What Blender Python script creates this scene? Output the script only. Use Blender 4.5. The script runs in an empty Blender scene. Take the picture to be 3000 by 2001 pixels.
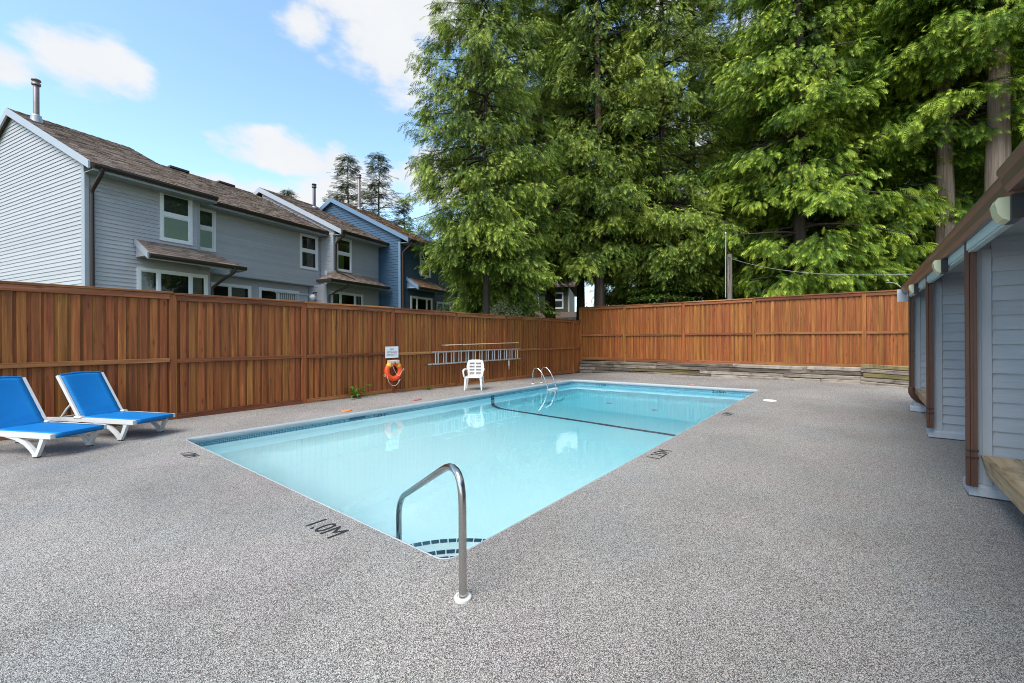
import bpy, bmesh, math, random
import numpy as np
from mathutils import Vector, Matrix

random.seed(7)
SC = bpy.context.scene
COL = SC.collection
R = math.radians

# ------------------------------------------------------------------ camera
A_VP = R(38.9)                                   # the pool's long axis lies 38.9 degrees right of the view
CA, SA = math.cos(A_VP), math.sin(A_VP)
fwd = Vector((-SA, CA, 0)); rgt = Vector((CA, SA, 0)); upw = Vector((0, 0, 1))
ROLL = 0.0055
cr = (rgt - upw * ROLL).normalized(); cu = (upw + rgt * ROLL).normalized()
cam = bpy.data.cameras.new("camera")
cam.sensor_width = 36; cam.lens = 36 * 1255 / 3000
cam.shift_y = -10.5 / 3000
cam.clip_start = 0.05; cam.clip_end = 3000
co = bpy.data.objects.new("camera", cam); COL.objects.link(co)
mw = Matrix((cr, cu, -fwd)).transposed().to_4x4(); mw.translation = (0, 0, 1.4)
co.matrix_world = mw
SC.camera = co

# ------------------------------------------------------------------ world, sun, exposure
SUN_DIR = Vector((0.12, -0.70, 0.95)).normalized()        # towards the sun
SUN_EL = math.asin(SUN_DIR.z); SUN_AZ = math.atan2(SUN_DIR.x, SUN_DIR.y)
W = bpy.data.worlds.new("World"); SC.world = W; W.use_nodes = True
wn, wl = W.node_tree.nodes, W.node_tree.links
wn.clear()
def WN(t, **k):
    n = wn.new(t)
    for a, v in k.items(): setattr(n, a, v)
    return n
def wmath(op, a, b=None, c=None, clamp=False):
    n = WN('ShaderNodeMath', operation=op, use_clamp=clamp)
    for i, x in enumerate((a, b, c)):
        if x is None: continue
        if isinstance(x, (int, float)): n.inputs[i].default_value = x
        else: wl.new(x, n.inputs[i])
    return n.outputs[0]
def wdot(a, vec):
    n = WN('ShaderNodeVectorMath', operation='DOT_PRODUCT'); wl.new(a, n.inputs[0]); n.inputs[1].default_value = vec
    return n.outputs['Value']
sky = WN('ShaderNodeTexSky', sky_type='NISHITA', sun_disc=False)
sky.sun_elevation = SUN_EL; sky.sun_rotation = SUN_AZ
sky.air_density = 1.0; sky.dust_density = 0.6; sky.ozone_density = 2.0
tc = WN('ShaderNodeTexCoord'); D = tc.outputs['Generated']
def pix_dir(u, v):
    x = (u - 1500) / 1255; y = -(v - 990) / 1255
    return (fwd + cr * x + cu * y).normalized()
mp = WN('ShaderNodeMapping'); wl.new(D, mp.inputs['Vector']); mp.inputs['Scale'].default_value = (1, 1, 1.9)
nz = WN('ShaderNodeTexNoise', noise_dimensions='3D'); wl.new(mp.outputs[0], nz.inputs['Vector'])
nz.inputs['Scale'].default_value = 6.5; nz.inputs['Detail'].default_value = 10; nz.inputs['Roughness'].default_value = 0.60
nz2 = WN('ShaderNodeTexNoise', noise_dimensions='3D'); wl.new(mp.outputs[0], nz2.inputs['Vector'])
nz2.inputs['Scale'].default_value = 1.7; nz2.inputs['Detail'].default_value = 3
nf = nz.outputs['Fac']
# cloud banks: centre in the sky (a bearing and height), half width, half height in radians-like units
banks = [(262, 192, .076, .056, 0), (8, 180, .045, .030, 0), (1120, 170, .125, .075, .35), (1215, 40, .19, .045, .0), (905, 65, .055, .042, 0),
         (930, 465, .20, .040, .05), (1240, 520, .16, .07, .0), (1080, 560, .13, .05, 0), (650, 545, .07, .026, .1), (1020, 20, .12, .03, 0),
         (770, 585, .13, .035, .1), (1640, 700, .25, .25, 0), (2300, 650, .5, .3, 0)]
tot = None
for (u, v, sx, sy, tilt) in banks:
    c = pix_dir(u, v); r_ = c.cross(Vector((0, 0, 1))).normalized(); u_ = r_.cross(c).normalized()
    r2 = r_ * math.cos(tilt) - u_ * math.sin(tilt); u2 = u_ * math.cos(tilt) + r_ * math.sin(tilt)
    a = wmath('MULTIPLY', wdot(D, r2), 1 / sx); b = wmath('MULTIPLY', wdot(D, u2), 1 / sy)
    q = wmath('ADD', wmath('MULTIPLY', a, a), wmath('MULTIPLY', b, b))
    m = wmath('SUBTRACT', 1.0, wmath('MULTIPLY', q, 0.75))
    front = wmath('MULTIPLY_ADD', wdot(D, c), 12.0, -8.0)            # only on that side of the sky
    m = wmath('MINIMUM', m, front)
    tot = m if tot is None else wmath('MAXIMUM', tot, m)
gen = wmath('MULTIPLY_ADD', nz2.outputs['Fac'], 3.4, -1.35)            # clouds over the unseen sky, cover added to neutralise its blue light
away = wmath('MULTIPLY_ADD', wdot(D, pix_dir(620, 420)), -6.0, 4.9, clamp=True)
gen = wmath('MULTIPLY_ADD', away, 1.6, wmath('ADD', gen, -1.6))
tot = wmath('MAXIMUM', tot, gen); tot = wmath('MAXIMUM', tot, -1.5)
dens = wmath('MULTIPLY_ADD', nf, 3.0, wmath('ADD', tot, -1.72))
mr = WN('ShaderNodeMapRange', interpolation_type='SMOOTHSTEP'); wl.new(dens, mr.inputs['Value'])
mr.inputs['From Min'].default_value = 0.0; mr.inputs['From Max'].default_value = 0.75
cloudc = WN('ShaderNodeMixRGB'); wl.new(nf, cloudc.inputs['Fac'])
cloudc.inputs[1].default_value = (4.4, 4.65, 5.0, 1); cloudc.inputs[2].default_value = (5.3, 5.35, 5.4, 1)
hsv = WN('ShaderNodeHueSaturation'); wl.new(sky.outputs[0], hsv.inputs['Color'])
hsv.inputs['Saturation'].default_value = 0.97; hsv.inputs['Value'].default_value = 1.9; hsv.inputs['Hue'].default_value = 0.488
mixc = WN('ShaderNodeMixRGB'); wl.new(mr.outputs[0], mixc.inputs['Fac'])
wl.new(hsv.outputs[0], mixc.inputs[1]); wl.new(cloudc.outputs[0], mixc.inputs[2])
bg = WN('ShaderNodeBackground'); bg.inputs['Strength'].default_value = 0.10
wl.new(mixc.outputs[0], bg.inputs['Color'])
wo = WN('ShaderNodeOutputWorld'); wl.new(bg.outputs[0], wo.inputs[0])

sun = bpy.data.lights.new("sun", 'SUN'); sun.energy = 2.6; sun.angle = R(40); sun.color = (1, .96, .89)
so = bpy.data.objects.new("sun", sun); COL.objects.link(so)
so.rotation_euler = SUN_DIR.to_track_quat('Z', 'Y').to_euler(); so.location = (0, 0, 40)

SC.view_settings.view_transform = 'Standard'; SC.view_settings.look = 'None'
SC.view_settings.exposure = 0.86; SC.view_settings.gamma = 1.0
SC.view_settings.use_curve_mapping = False
SC.cycles.max_bounces = 24; SC.cycles.diffuse_bounces = 8; SC.cycles.glossy_bounces = 8
SC.cycles.transmission_bounces = 16; SC.cycles.transparent_max_bounces = 12
SC.cycles.use_denoising = True; SC.cycles.denoising_prefilter = 'NONE'; SC.cycles.filter_width = 1.0
SC.cycles.sample_clamp_indirect = 8
SC.cycles.caustics_refractive = True; SC.cycles.caustics_reflective = True

# ------------------------------------------------------------------ materials
def mat(name):
    m = bpy.data.materials.new(name); m.use_nodes = True
    nt = m.node_tree; nt.nodes.clear()
    out = nt.nodes.new('ShaderNodeOutputMaterial')
    return m, nt, out
class NT:
    def __init__(s, nt): s.nt = nt
    def n(s, t, **k):
        n = s.nt.nodes.new(t)
        ins = k.pop('ins', {})
        for a, v in k.items(): setattr(n, a, v)
        for a, v in ins.items(): s.put(n.inputs[a], v)
        return n
    def put(s, sock, v):
        if isinstance(v, bpy.types.NodeSocket): s.nt.links.new(v, sock)
        else: sock.default_value = v
    def math(s, op, a, b=0.0, clamp=False):
        n = s.n('ShaderNodeMath', operation=op, use_clamp=clamp); s.put(n.inputs[0], a); s.put(n.inputs[1], b); return n.outputs[0]
    def mix(s, f, a, b, mode='MIX'):
        n = s.n('ShaderNodeMixRGB', blend_type=mode); s.put(n.inputs[0], f); s.put(n.inputs[1], a); s.put(n.inputs[2], b); return n.outputs[0]
    def ramp(s, f, stops, interp='LINEAR'):
        n = s.n('ShaderNodeValToRGB'); n.color_ramp.interpolation = interp
        e = n.color_ramp.elements
        while len(e) < len(stops): e.new(0.5)
        for i, (p, c) in enumerate(stops):
            e[i].position = p; e[i].color = (*c, 1) if len(c) == 3 else c
        s.put(n.inputs[0], f); return n.outputs[0]
    def noise(s, vec, scale, detail=4, rough=.55, dist=0):
        n = s.n('ShaderNodeTexNoise'); s.put(n.inputs['Vector'], vec)
        n.inputs['Scale'].default_value = scale; n.inputs['Detail'].default_value = detail
        n.inputs['Roughness'].default_value = rough; n.inputs['Distortion'].default_value = dist
        return n.outputs['Fac']
    def coords(s, scale=(1, 1, 1), rnd=True):
        t = s.n('ShaderNodeTexCoord').outputs['Object']
        if rnd:
            o = s.n('ShaderNodeObjectInfo').outputs['Random']
            v = s.n('ShaderNodeVectorMath', operation='SCALE'); v.inputs[0].default_value = (37.1, 53.7, 71.3); s.nt.links.new(o, v.inputs['Scale'])
            a = s.n('ShaderNodeVectorMath', operation='ADD'); s.nt.links.new(t, a.inputs[0]); s.nt.links.new(v.outputs[0], a.inputs[1]); t = a.outputs[0]
        m = s.n('ShaderNodeMapping'); s.nt.links.new(t, m.inputs['Vector']); m.inputs['Scale'].default_value = scale
        return m.outputs[0]
    def rnd(s): return s.n('ShaderNodeObjectInfo').outputs['Random']
    def bump(s, h, strength=.3, dist=.01):
        n = s.n('ShaderNodeBump'); n.inputs['Strength'].default_value = strength; n.inputs['Distance'].default_value = dist
        s.put(n.inputs['Height'], h); return n.outputs[0]
    def bsdf(s, col, rough=.6, metal=0, bump=None, spec=.5, **k):
        b = s.n('ShaderNodeBsdfPrincipled'); s.put(b.inputs['Base Color'], col if isinstance(col, bpy.types.NodeSocket) else (*col, 1))
        s.put(b.inputs['Roughness'], rough); b.inputs['Metallic'].default_value = metal
        b.inputs['Specular IOR Level'].default_value = spec
        if bump is not None: s.put(b.inputs['Normal'], bump)
        for a, v in k.items(): s.put(b.inputs[a], v)
        return b.outputs[0]

def plain(name, col, rough=.5, metal=0, var=.12, scale=3.0, bump=0.0, spec=.5):
    """a painted or plastic surface: a little blotchiness, wear and a faint relief"""
    m, nt, out = mat(name); N = NT(nt)
    c = N.coords((1, 1, 1))
    f = N.noise(c, scale, 5, .6)
    f2 = N.noise(c, scale * 11, 3, .6)
    k = N.math('MULTIPLY_ADD', f, 2 * var); nt.nodes[-1].inputs[2].default_value = 1 - var
    k = N.math('ADD', k, N.math('MULTIPLY', N.math('SUBTRACT', f2, .5), var * .6))
    col_ = N.mix(1.0, (*col, 1), k, 'MULTIPLY')
    b = N.bump(f2, bump, .004) if bump else None
    nt.links.new(N.bsdf(col_, N.math('MULTIPLY_ADD', f, .2) if False else rough, metal, b, spec), out.inputs[0])
    return m

def wood(name, stops, gscale=1.0, rough=.62, tintrange=.45, axis='z', knots=True, bump=.35, dirt=None, vvar=.30):
    """boards: grain drawn along one axis, each board with a tone of its own"""
    m, nt, out = mat(name); N = NT(nt)
    sc = {'z': (11, 11, .55), 'y': (11, .55, 11), 'x': (.55, 11, 11)}[axis]
    sf = {'z': (75, 75, 1.6), 'y': (75, 1.6, 75), 'x': (1.6, 75, 75)}[axis]
    g = N.noise(N.coords(tuple(q * gscale for q in sc)), 1.0, 6, .62, 1.2)
    fine = N.noise(N.coords(tuple(q * gscale for q in sf)), 1.0, 4, .6, .4)
    rn = N.rnd()
    t = N.math('ADD', N.math('MULTIPLY', g, 1.25), N.math('MULTIPLY', N.math('SUBTRACT', rn, .5), tintrange))
    t = N.math('ADD', t, N.math('MULTIPLY', N.math('SUBTRACT', fine, .5), .55))
    t = N.math('SUBTRACT', t, .13)
    col = N.ramp(t, stops)
    hv = N.n('ShaderNodeHueSaturation'); N.put(hv.inputs['Color'], col)
    r2 = N.math('FRACT', N.math('MULTIPLY', rn, 7.31))
    N.put(hv.inputs['Hue'], N.math('MULTIPLY_ADD', r2, .022)); nt.nodes[-1].inputs[2].default_value = .489
    r3 = N.math('FRACT', N.math('MULTIPLY', rn, 13.7))
    N.put(hv.inputs['Value'], N.math('MULTIPLY_ADD', r3, vvar)); nt.nodes[-1].inputs[2].default_value = 1 - vvar / 2
    col = hv.outputs[0]
    if knots:
        v = N.n('ShaderNodeTexVoronoi', feature='F1'); N.put(v.inputs['Vector'], N.coords({'z': (9, 9, 2.1), 'y': (9, 2.1, 9), 'x': (2.1, 9, 9)}[axis])); v.inputs['Scale'].default_value = 1
        kf = N.n('ShaderNodeMapRange'); N.put(kf.inputs['Value'], v.outputs['Distance']); kf.inputs['From Min'].default_value = .05; kf.inputs['From Max'].default_value = .17
        kf.inputs['To Min'].default_value = .75; kf.inputs['To Max'].default_value = 0
        col = N.mix(kf.outputs[0], col, (.05, .018, .008, 1))
    if dirt:
        d = N.noise(N.coords((1.3, 1.3, 1.3)), 2.2, 6, .7)
        df = N.n('ShaderNodeMapRange'); N.put(df.inputs['Value'], d); df.inputs['From Min'].default_value = .48; df.inputs['From Max'].default_value = .72
        df.inputs['To Max'].default_value = .85
        col = N.mix(df.outputs[0], col, (*dirt, 1))
    nt.links.new(N.bsdf(col, rough, 0, N.bump(N.math('ADD', g, N.math('MULTIPLY', fine, .6)), bump, .004), .3), out.inputs[0])
    return m

FENCE_STOPS = [(.12, (.105, .031, .009)), (.40, (.210, .066, .016)), (.60, (.290, .098, .022)), (.78, (.385, .150, .034)), (.95, (.56, .27, .07))]
MT = {}
MT['fence'] = wood("stained_cedar", FENCE_STOPS, tintrange=.16, vvar=.14)
MT['fence_y'] = wood("stained_cedar_rail_y", [(.15, (.075, .024, .009)), (.45, (.19, .065, .022)), (.7, (.30, .115, .04)), (.9, (.42, .19, .08))], axis='y', tintrange=.3)
MT['fence_x'] = wood("stained_cedar_rail_x", [(.15, (.075, .024, .009)), (.45, (.21, .065, .02)), (.7, (.32, .115, .036)), (.9, (.46, .2, .08))], axis='x', tintrange=.3)
MT['timber'] = wood("weathered_timber", [(.15, (.045, .034, .026)), (.4, (.165, .135, .105)), (.6, (.30, .255, .205)), (.85, (.47, .42, .35))], axis='x', tintrange=.40, rough=.85, bump=.9, dirt=(.030, .020, .014))
MT['timber_moss'] = wood("mossy_timber", [(.15, (.06, .045, .02)), (.5, (.19, .15, .06)), (.85, (.32, .27, .13))], axis='x', rough=.9, bump=.8, dirt=(.06, .06, .02))
MT['bench'] = wood("bench_plank", [(.15, (.18, .105, .055)), (.45, (.44, .29, .165)), (.7, (.60, .43, .27)), (.9, (.70, .55, .38))], axis='y', rough=.7, tintrange=.3, dirt=(.16, .10, .06))
MT['pole_wood'] = wood("grey_pole_wood", [(.2, (.12, .10, .08)), (.6, (.33, .30, .25)), (.9, (.48, .45, .4))], axis='z', rough=.85)

def siding_mat(name, col, var=.10):
    m, nt, out = mat(name); N = NT(nt)
    c = N.coords((.7, .7, .7)); f = N.noise(c, 2.2, 5, .65)
    streak = N.noise(N.coords((2.2, 2.2, 42)), 1.5, 4, .65)
    k = N.math('MULTIPLY_ADD', f, var * 2); nt.nodes[-1].inputs[2].default_value = 1 - var
    k = N.math('ADD', k, N.math('MULTIPLY', N.math('SUBTRACT', streak, .5), .22))
    k = N.math('ADD', k, N.math('MULTIPLY', N.math('SUBTRACT', N.rnd(), .5), .09))
    cc = N.mix(1.0, (*col, 1), k, 'MULTIPLY')
    nt.links.new(N.bsdf(cc, .6, 0, N.bump(streak, .35, .003), .35), out.inputs[0]); return m
MT['siding'] = siding_mat("grey_blue_siding", (.405, .412, .432))
MT['siding_blue'] = siding_mat("deep_blue_siding", (.045, .095, .160))
MT['siding_hut'] = siding_mat("hut_siding", (.385, .420, .465))
MT['siding_olive'] = siding_mat("olive_siding", (.075, .082, .045))
MT['siding_pale'] = siding_mat("pale_siding", (.5, .52, .54))
MT['trim'] = plain("grey_trim_paint", (.30, .33, .365), .5, 0, .10, 2.5, .1)
MT['rake'] = plain("light_grey_rake_paint", (.36, .39, .43), .5, 0, .08, 2.0, .1)
MT['rake_blue'] = plain("blue_rake_paint", (.13, .21, .31), .5, 0, .10, 2.0, .1)
MT['beam'] = plain("pale_green_beam_paint", (.42, .53, .54), .5, 0, .14, 3.0, .15)
MT['hut_trim'] = plain("hut_trim_paint", (.41, .45, .50), .5, 0, .10, 4.0, .2)
MT['soffit'] = plain("soffit_paint", (.30, .32, .34), .6, 0, .12)
MT['gutter'] = plain("brown_gutter_enamel", (.034, .021, .017), .38, 0, .18, 2.5)
MT['gutter_hut'] = plain("hut_gutter_enamel", (.125, .078, .060), .36, 0, .2, 2.5)
MT['downspout'] = plain("brown_downspout_enamel", (.098, .045, .030), .4, 0, .22, 4)
MT['vinyl'] = plain("white_window_vinyl", (.72, .74, .74), .4, 0, .05)
MT['flue'] = plain("galvanised_flue", (.20, .17, .17), .5, .6, .25, 5)
MT['flue_dark'] = plain("dark_flue_steel", (.07, .075, .085), .45, .6, .2, 5)
MT['lead'] = plain("flashing_metal", (.38, .42, .45), .45, .5, .15, 5)
MT['coping'] = plain("coping_concrete", (.36, .385, .40), .7, 0, .16, 5, .3)
MT['white_plastic'] = plain("white_plastic", (.62, .62, .60), .38, 0, .07, 3)
MT['black_rubber'] = plain("black_rubber", (.02, .02, .02), .7)
MT['black_paint'] = plain("black_marking_paint", (.014, .015, .017), .8, 0, .3, 30)
MT['black_metal'] = plain("black_light_housing", (.018, .016, .018), .4)
MT['navy_tile'] = plain("navy_tile", (.030, .075, .125), .25, 0, .25, 9)
MT['white_grout'] = plain("white_step_plaster", (.78, .84, .85), .6)
MT['orange'] = plain("orange_ring_vinyl", (.86, .085, .012), .42, 0, .08, 4)
MT['yellow'] = plain("yellow_ring_band", (.80, .44, .03), .45)
MT['cork'] = plain("pale_ring_holder", (.62, .47, .38), .6, 0, .15, 8)
MT['rope'] = plain("white_rope", (.66, .60, .52), .8, 0, .2, 40)
MT['alu'] = plain("aluminium_ladder", (.47, .47, .46), .36, .75, .12, 6)
MT['fibre_pole'] = plain("tan_pole", (.62, .45, .30), .45, 0, .2, 6)
MT['blue_hook'] = plain("blue_hook", (.08, .14, .32), .4)
MT['sign_white'] = plain("white_sign_enamel", (.72, .72, .73), .4, 0, .06, 5)
MT['ink'] = plain("black_sign_ink", (.03, .028, .035), .6)
MT['ink_red'] = plain("red_sign_ink", (.55, .03, .05), .6)
MT['lens'] = plain("cream_light_lens", (.50, .52, .35), .32, 0, .06, 4)
MT['oval_white'] = plain("white_lid_plastic", (.84, .84, .83), .45)
MT['red_plastic'] = plain("pink_red_plastic", (.62, .09, .12), .5, 0, .2, 12)
MT['orange_plastic'] = plain("orange_flat_plastic", (.85, .24, .08), .5, 0, .15, 12)
MT['wire'] = plain("pale_cable", (.30, .31, .31), .5)
MT['dark_room'] = plain("dark_interior", (.012, .012, .013), .9)
MT['blind_green'] = plain("grey_green_blind", (.52, .60, .52), .7, 0, .05)
MT['blind_dark'] = plain("dark_green_screen", (.035, .052, .042), .5, 0, .3, 2)  # sheet behind upper panes, the trees' dark green reflection put into its colour
MT['curtain_grey'] = plain("grey_curtain", (.16, .155, .15), .8, 0, .35, 14)
MT['curtain_green'] = plain("green_curtain", (.24, .42, .10), .7, 0, .2, 14)
MT['globe'] = plain("white_globe_glass", (.82, .82, .80), .2)
MT['strap_yellow'] = plain("yellow_webbing", (.72, .70, .20), .7, 0, .15, 20)
MT['bark'] = wood("cedar_bark", [(.2, (.08, .056, .044)), (.5, (.235, .170, .135)), (.8, (.40, .31, .25))], axis='z', rough=.95, knots=False, bump=1.0, gscale=.55, tintrange=.2)
MT['bark_dark'] = wood("dark_bark", [(.2, (.02, .016, .013)), (.5, (.06, .046, .036)), (.8, (.11, .085, .068))], axis='z', rough=.95, knots=False, bump=1.0, gscale=.6, tintrange=.2)

def steel():
    m, nt, out = mat("polished_steel"); N = NT(nt)
    f = N.noise(N.coords((1, 1, 1)), 9, 4)
    sc = N.noise(N.coords((60, 60, 4)), 1, 4)
    nt.links.new(N.bsdf(N.mix(f, (.40, .385, .37, 1), (.60, .585, .56, 1)), N.math('MULTIPLY_ADD', sc, .16), 1.0, N.bump(sc, .04, .002)), out.inputs[0])
    nt.nodes
    for n in nt.nodes:
        if n.type == 'MATH' and n.operation == 'MULTIPLY_ADD': n.inputs[2].default_value = .10
    return m
MT['steel'] = steel()

def fabric_blue():
    m, nt, out = mat("blue_mesh_fabric"); N = NT(nt)
    c = N.coords((1, 1, 1), rnd=False)
    wv = N.n('ShaderNodeTexWave', bands_direction='X'); N.put(wv.inputs['Vector'], c); wv.inputs['Scale'].default_value = 260
    f = N.noise(c, 4, 4)
    col = N.mix(f, (.002, .190, .54, 1), (.004, .240, .65, 1))
    hem = N.n('ShaderNodeAttribute', attribute_name='tint').outputs['Fac']
    col = N.mix(N.math('MULTIPLY', N.math('SUBTRACT', hem, .5), 1.1, True), col, (.020, .34, .74, 1))
    sh = N.bsdf(col, .55, 0, N.bump(wv.outputs['Fac'], .15, .001), .4)
    tr = N.n('ShaderNodeBsdfTranslucent'); N.put(tr.inputs[0], col)
    mx = N.n('ShaderNodeMixShader'); mx.inputs[0].default_value = .25; N.put(mx.inputs[1], sh); N.put(mx.inputs[2], tr.outputs[0])
    nt.links.new(mx.outputs[0], out.inputs[0]); return m
MT['fabric'] = fabric_blue()

def glass_pane():
    m, nt, out = mat("window_glass"); N = NT(nt)
    fr = N.n('ShaderNodeFresnel'); fr.inputs[0].default_value = 1.7
    nz_ = N.bump(N.noise(N.coords((1, 1, 1)), 1.3, 2), .06, .02)
    g = N.n('ShaderNodeBsdfGlossy'); g.inputs['Roughness'].default_value = .02; N.put(g.inputs['Normal'], nz_); N.put(fr.inputs['Normal'], nz_)
    t = N.n('ShaderNodeBsdfTransparent'); t.inputs[0].default_value = (.80, .86, .82, 1)
    mx = N.n('ShaderNodeMixShader'); N.put(mx.inputs[0], fr.outputs[0]); N.put(mx.inputs[1], t.outputs[0]); N.put(mx.inputs[2], g.outputs[0])
    nt.links.new(mx.outputs[0], out.inputs[0]); return m
MT['glass'] = glass_pane()

def water_mat():
    m, nt, out = mat("pool_water"); N = NT(nt)
    c = N.coords((1, 1, 1), rnd=False)
    b = N.bump(N.noise(c, 1.6, 3, .5), .12, .03)
    g = N.n('ShaderNodeBsdfGlass'); g.inputs['IOR'].default_value = 1.333; g.inputs['Roughness'].default_value = 0.0; N.put(g.inputs['Normal'], b)
    nt.links.new(g.outputs[0], out.inputs['Surface'])
    v = N.n('ShaderNodeVolumeAbsorption'); v.inputs['Color'].default_value = (.28, .93, .955, 1); v.inputs['Density'].default_value = .20
    nt.links.new(v.outputs[0], out.inputs['Volume']); return m
MT['water'] = water_mat()

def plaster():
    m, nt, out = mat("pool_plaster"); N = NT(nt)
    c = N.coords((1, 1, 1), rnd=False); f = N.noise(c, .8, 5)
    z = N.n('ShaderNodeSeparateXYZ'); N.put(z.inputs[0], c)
    k = N.n('ShaderNodeMapRange', interpolation_type='SMOOTHSTEP'); N.put(k.inputs['Value'], N.math('ADD', z.outputs[1], N.math('MULTIPLY', f, .8))); k.inputs['From Min'].default_value = 4.5; k.inputs['From Max'].default_value = 11.5   # water's light absorption put into the plaster colour, bluer towards the deep end
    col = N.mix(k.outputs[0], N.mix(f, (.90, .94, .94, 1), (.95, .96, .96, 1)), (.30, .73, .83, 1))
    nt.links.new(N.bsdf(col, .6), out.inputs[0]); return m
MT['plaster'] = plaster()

def tile_band():
    m, nt, out = mat("waterline_tiles"); N = NT(nt)
    t = N.n('ShaderNodeTexCoord').outputs['Object']
    s = N.n('ShaderNodeSeparateXYZ'); N.put(s.inputs[0], t)
    cb = N.n('ShaderNodeCombineXYZ'); N.put(cb.inputs[0], N.math('ADD', s.outputs[0], s.outputs[1])); N.put(cb.inputs[1], s.outputs[2])
    br = N.n('ShaderNodeTexBrick'); N.put(br.inputs['Vector'], cb.outputs[0]); br.offset = 0
    br.inputs['Color1'].default_value = (.025, .12, .17, 1); br.inputs['Color2'].default_value = (.06, .20, .28, 1); br.inputs['Mortar'].default_value = (.32, .45, .50, 1)
    br.inputs['Scale'].default_value = 1; br.inputs['Brick Width'].default_value = .025; br.inputs['Row Height'].default_value = .025; br.inputs['Mortar Size'].default_value = .0018
    nt.links.new(N.bsdf(br.outputs[0], .2), out.inputs[0]); return m
MT['tile_band'] = tile_band()

def deck_mat():
    m, nt, out = mat("pebble_deck"); N = NT(nt)
    c = N.coords((1, 1, 1), rnd=False)
    v = N.n('ShaderNodeTexVoronoi', feature='F1'); N.put(v.inputs['Vector'], c); v.inputs['Scale'].default_value = 300
    sp = N.n('ShaderNodeSeparateColor'); N.put(sp.inputs[0], v.outputs['Color'])
    stone = N.ramp(sp.outputs[0], [(0, (.050, .046, .042)), (.25, (.125, .115, .106)), (.42, (.318, .298, .278)), (.60, (.475, .450, .422)), (.80, (.63, .60, .57)), (1, (.79, .765, .735))])
    hue = N.ramp(sp.outputs[1], [(0, (1.06, .97, .98)), (.5, (1, 1, .98)), (1, (.96, 1.0, 1.03))])
    stone = N.mix(1, stone, hue, 'MULTIPLY')
    edge = N.n('ShaderNodeMapRange'); N.put(edge.inputs['Value'], v.outputs['Distance']); edge.inputs['From Min'].default_value = .35; edge.inputs['From Max'].default_value = .75
    edge.inputs['To Max'].default_value = .6
    col = N.mix(edge.outputs[0], stone, (.045, .040, .036, 1))
    n2 = N.noise(c, 120, 3, .7); k2 = N.n('ShaderNodeMapRange'); N.put(k2.inputs['Value'], n2); k2.inputs['From Min'].default_value = .3; k2.inputs['From Max'].default_value = .7
    k2.inputs['To Min'].default_value = .62; k2.inputs['To Max'].default_value = 1.06
    col = N.mix(1, col, k2.outputs[0], 'MULTIPLY')
    big = N.noise(c, .55, 6, .6); kb = N.n('ShaderNodeMapRange'); N.put(kb.inputs['Value'], big); kb.inputs['From Min'].default_value = .3; kb.inputs['From Max'].default_value = .7
    kb.inputs['To Min'].default_value = .88; kb.inputs['To Max'].default_value = 1.22
    col = N.mix(1, col, kb.outputs[0], 'MULTIPLY')
    dp = N.n('ShaderNodeMapRange', interpolation_type='SMOOTHSTEP'); N.put(dp.inputs['Value'], N.noise(c, .33, 7, .68, .6)); dp.inputs['From Min'].default_value = .54; dp.inputs['From Max'].default_value = .66; dp.inputs['To Min'].default_value = 1.0; dp.inputs['To Max'].default_value = .86
    col = N.mix(1, col, dp.outputs[0], 'MULTIPLY')
    tint = N.noise(c, .9, 3, .5)
    col = N.mix(1, col, N.ramp(tint, [(.35, (1.03, .985, .985)), (.5, (1.01, 1.0, .965)), (.65, (.97, 1.0, 1.0))]), 'MULTIPLY')
    nt.links.new(N.bsdf(col, .75, 0, N.bump(v.outputs['Distance'], .5, .004), .3), out.inputs[0]); return m
MT['deck'] = deck_mat()

def soil_mat():
    m, nt, out = mat("grass_and_soil"); N = NT(nt)
    c = N.coords((1, 1, 1), rnd=False); f = N.noise(c, .7, 8, .7)
    nt.links.new(N.bsdf(N.ramp(f, [(.3, (.03, .05, .015)), (.55, (.06, .09, .025)), (.7, (.08, .06, .035))]), .95, 0, N.bump(f, .6, .1)), out.inputs[0]); return m
MT['soil'] = soil_mat()

def roof_mat(name, stops, moss=(.20, .10, .022), mamt=.6):
    m, nt, out = mat(name); N = NT(nt)
    a = N.n('ShaderNodeAttribute', attribute_name='tint').outputs['Fac']
    c = N.coords((1, 1, 1), rnd=False)
    g = N.noise(c, 60, 3, .7)
    t = N.math('ADD', N.math('ADD', N.math('MULTIPLY', a, .38), .1), N.math('MULTIPLY', g, .45))
    col = N.ramp(t, stops)
    ms = N.noise(c, .75, 7, .68); mf = N.n('ShaderNodeMapRange'); N.put(mf.inputs['Value'], ms); mf.inputs['From Min'].default_value = .50; mf.inputs['From Max'].default_value = .66; mf.inputs['To Max'].default_value = mamt
    sp = N.noise(c, 9, 4, .7); sf = N.n('ShaderNodeMapRange'); N.put(sf.inputs['Value'], sp); sf.inputs['From Min'].default_value = .45; sf.inputs['From Max'].default_value = .6
    col = N.mix(N.math('MULTIPLY', mf.outputs[0], sf.outputs[0]), col, (*moss, 1))
    nt.links.new(N.bsdf(col, .9, 0, N.bump(g, .5, .006), .2), out.inputs[0]); return m
MT['roof'] = roof_mat("brown_grey_shingles", [(.2, (.10, .075, .062)), (.5, (.19, .145, .118)), (.8, (.29, .235, .19))])
MT['roof_moss'] = roof_mat("mossy_brown_shingles", [(.2, (.10, .065, .045)), (.5, (.20, .13, .085)), (.8, (.30, .22, .16))], moss=(.26, .125, .03), mamt=.9)

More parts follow.
